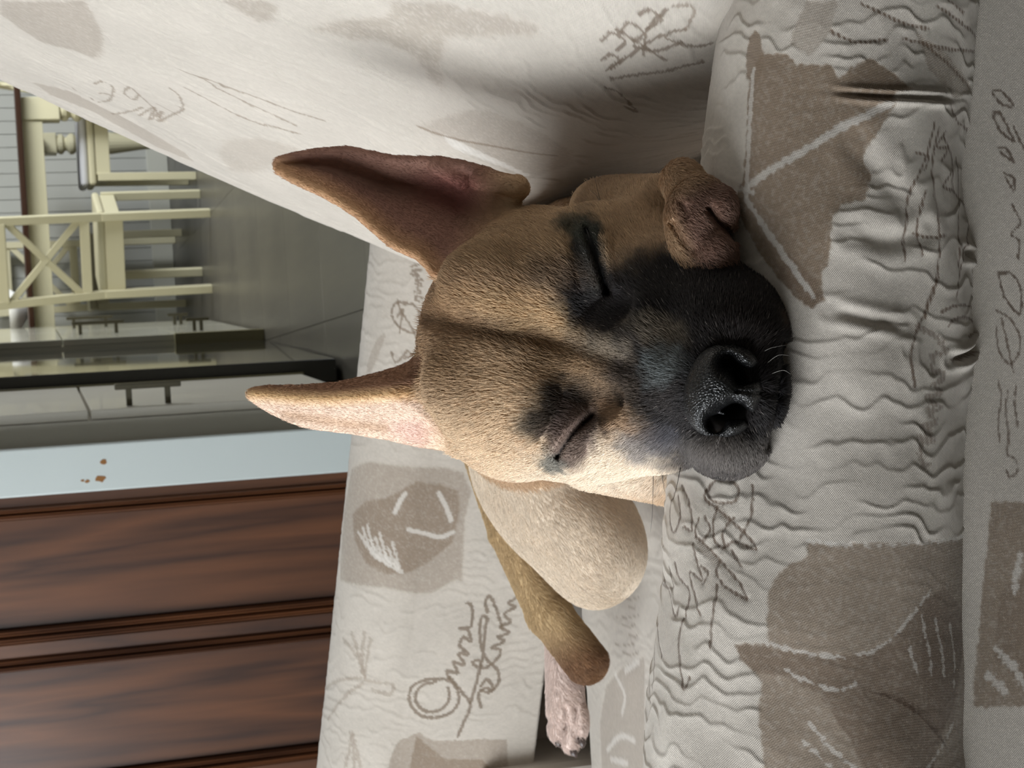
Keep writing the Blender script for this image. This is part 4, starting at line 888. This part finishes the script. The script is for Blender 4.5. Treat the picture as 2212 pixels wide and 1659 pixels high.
# short coat: one hair per strand, combed back from the nose
rng = np.random.default_rng(5)
tri = np.concatenate([FC[:, [0, 1, 2]], FC[:, [0, 2, 3]]])
a_, b_, c_ = V[tri[:, 0]], V[tri[:, 1]], V[tri[:, 2]]
fn = np.cross(b_ - a_, c_ - a_); ar = np.linalg.norm(fn, axis=1) * 0.5
cen = (a_ + b_ + c_) / 3
wgt = ar * np.where(cen[:, 2] > -420, 1.0, np.where(cen[:, 1] > 960, 0.8, 0.04)) * np.where((cen[:, 0] < 980) & (cen[:, 2] < -100), 0.6, 1.0)
f0 = field_pts(cen, PRIMS); grd = np.stack([field_pts(cen + np.eye(3)[i] * 3, PRIMS) - f0 for i in range(3)], 1); grd /= np.linalg.norm(grd, axis=1, keepdims=True) + 1e-9
wgt *= np.where(grd[:, 2] > -0.35, 1.0, 0.12)
nose_in = (((cen[:, 0] - 1558) / 67) ** 2 + ((cen[:, 1] - 845) / 86) ** 2 < 1) & (cen[:, 2] > 240)
eye_in = np.minimum(line_d(cen[:, 0], cen[:, 1], curve([(1266, 500), (1283, 540), (1300, 590), (1312, 632)])), line_d(cen[:, 0], cen[:, 1], curve([(1278, 898), (1250, 925), (1222, 958), (1205, 985)]))) < 4
wgt[nose_in | eye_in] = 0
NH = 420000
pick = rng.choice(len(tri), NH, p=wgt / wgt.sum())
r1, r2 = np.sqrt(rng.random(NH)), rng.random(NH)
root = a_[pick] * (1 - r1)[:, None] + b_[pick] * (r1 * (1 - r2))[:, None] + c_[pick] * (r1 * r2)[:, None]
nrm = grd[pick]
x, y, w = root.T
comb = root - np.array([1585, 845, 420.0])                                   # away from the nose tip
earR = ((x < 1120) & (y < 600) & (w < -120)) | ((x < 1165) & (y < 440) & (w < -105) & (x > 900)); earL = (x < 970) & (w < -150) & (y > 770)
comb[earR] = (-1, -0.35, -0.1); comb[earL] = (-1, -0.1, 0)
mzl = (x > 1500) & ~earR; comb[mzl] += np.stack([0.25 * (x[mzl] - 1560), 0.8 * (y[mzl] - 845), -120 + 0 * x[mzl]], 1)
farm = w < -700; comb[farm] = (0.6, 0.8, -0.3)
pawm = (np.min([PRIMS[i][4](x, y, w) for i in range(13, 17)], 0) < 10) & (np.min([PRIMS[i][4](x, y, w) for i in (23, 25, 28, 31, 32)], 0) > 12) & (w > 20); comb[pawm] = (0.7, 0.6, 0.3)
comb += 0.22 * np.linalg.norm(comb, axis=1, keepdims=True) * np.stack([mottle(x, y, w, 60), mottle(y, w, x, 60), mottle(w, x, y, 60)], 1)
comb += 0.13 * np.linalg.norm(comb, axis=1, keepdims=True) * rng.normal(size=(NH, 3))
tan = comb - (comb * nrm).sum(1, keepdims=True) * nrm; tan /= np.linalg.norm(tan, axis=1, keepdims=True) + 1e-9
L = 19 * (0.6 + 0.8 * rng.random(NH)); L = np.where(mzl, L * 0.85, L); L = np.where(earR | earL, L * 0.42, L); L = np.where(farm, L * 0.75, L); L = np.where(pawm, L * 0.7, L)
eye_d = np.minimum(line_d(x, y, curve([(1266, 500), (1283, 540), (1300, 590), (1312, 632)])), line_d(x, y, curve([(1278, 898), (1250, 925), (1222, 958), (1205, 985)])))
L = L * np.where(w > -200, 0.3 + 0.7 * sstep(8, 60, eye_d), 1.0)
lift = 0.17 + 0.13 * rng.random(NH); lift = np.where(earR | earL, 0.10, lift); lift = np.where(mzl, lift + 0.1, lift)
pts = np.stack([root - nrm * 1.5, root + tan * (0.5 * L)[:, None] + nrm * (0.5 * L * lift * 1.25)[:, None], root + tan * L[:, None] + nrm * (L * lift * 0.9)[:, None]], 1)
hcur = bpy.data.hair_curves.new('fur'); hcur.add_curves([3] * NH)
hcur.attributes['position'].data.foreach_set('vector', dog_at(pts).astype(np.float32).ravel())
ra = hcur.attributes.get('radius') or hcur.attributes.new('radius', 'FLOAT', 'POINT')
ra.data.foreach_set('value', (np.where(earR | earL, 0.6, 1.0)[:, None] * np.array([0.000115, 0.000095, 0.000025])).ravel().astype(np.float32))
cr_ = coat(root) * np.clip(1 + np.where(earR | earL, 0.07, 0.12) * rng.normal(size=NH), 0.45, 1.7)[:, None]
dark = np.clip(cr_.mean(1) / 0.02, 0, 1); gl = rng.random(NH) < np.where((root[:, 1] > 925) & (root[:, 0] > 1480), 0.06, 0.012)
cr_ = np.where((gl & (cr_.mean(1) < 0.06))[:, None], lin((128, 120, 114)), cr_)
ca_ = hcur.attributes.new('coat', 'FLOAT_COLOR', 'CURVE'); ca_.data.foreach_set('color', np.concatenate([np.clip(cr_, 0, 1), np.ones((NH, 1))], 1).astype(np.float32).ravel())
hcur.materials.append(m_fur)
fo = bpy.data.objects.new('fur', hcur); COL.objects.link(fo); fo.parent = dog; tag(fo, kind='stuff')

# closed lids: a dark wet rim along each eye
def skin_w(px, py):
    w_ = 520.0
    while w_ > -400 and field_pts(np.array([[px, py, w_]]), PRIMS)[0] > 0: w_ -= 4
    return w_
m_lid = paint('eyelid_rim', (26, 21, 21), 0.55, 0.3)
for pl, r_ in (([(1264, 488), (1283, 538), (1300, 588), (1312, 630)], (2, 6, 7, 3)), ([(1276, 898), (1256, 916), (1234, 936), (1218, 960), (1206, 982)], (1.5, 2.8, 4, 3.5, 0.6))):
    c3 = curve([(a, b, skin_w(a, b) - 3) for a, b in pl], 5); rr_ = np.interp(np.linspace(0, len(r_) - 1, len(c3)), range(len(r_)), r_) * SC
    bm = bmesh.new(); bm_tube(bm, dog_at(c3), list(rr_), 8); done('eyelid', bm, m_lid, dog, True)

# whiskers and claws
m_wh_d = paint('dark_whisker', (38, 34, 32), 0.4); m_wh_l = paint('pale_whisker', (200, 196, 190), 0.4); m_claw = paint('claw_horn', (70, 58, 54), 0.35)
def whisker(pts, mat, r0):
    p = dog_at(curve(np.array(pts, float), 6)); n = len(p); bm = bmesh.new(); bm_tube(bm, p, [r0 * (1 - 0.8 * i / (n - 1)) for i in range(n)], 5); return done('whisker', bm, mat, dog, True)
for p in ([(1411, 1008, 90), (1411, 1045, 80), (1409, 1110, 60), (1405, 1150, 40)], [(1427, 1004, 110), (1432, 1040, 100), (1437, 1066, 90)], [(1470, 1010, 180), (1462, 1050, 185), (1452, 1090, 180)], [(1298, 445, -40), (1290, 425, -60), (1272, 408, -80)], [(1300, 446, -40), (1292, 415, -60), (1284, 380, -70)]): whisker(p, m_wh_d, 0.00016)
for p in ([(1640, 765, 390), (1665, 752, 400), (1700, 745, 380)], [(1650, 790, 400), (1680, 768, 405), (1706, 768, 390)], [(1655, 812, 405), (1690, 800, 405), (1708, 808, 395)], [(1640, 740, 380), (1655, 720, 390), (1660, 712, 390)]): whisker(p, m_wh_l, 0.00010)
for p in ([(1208, 1594, -2970), (1206, 1606, -2965), (1210, 1614, -2960)], [(1236, 1614, -2950), (1240, 1628, -2945), (1246, 1636, -2940)], [(1254, 1592, -2920), (1258, 1606, -2915), (1260, 1616, -2910)]):
    q = dog_at(np.array(p, float)); bm = bmesh.new(); bm_tube(bm, q, [0.0032, 0.0026, 0.0008], 8); done('claw', bm, m_claw, dog, True)
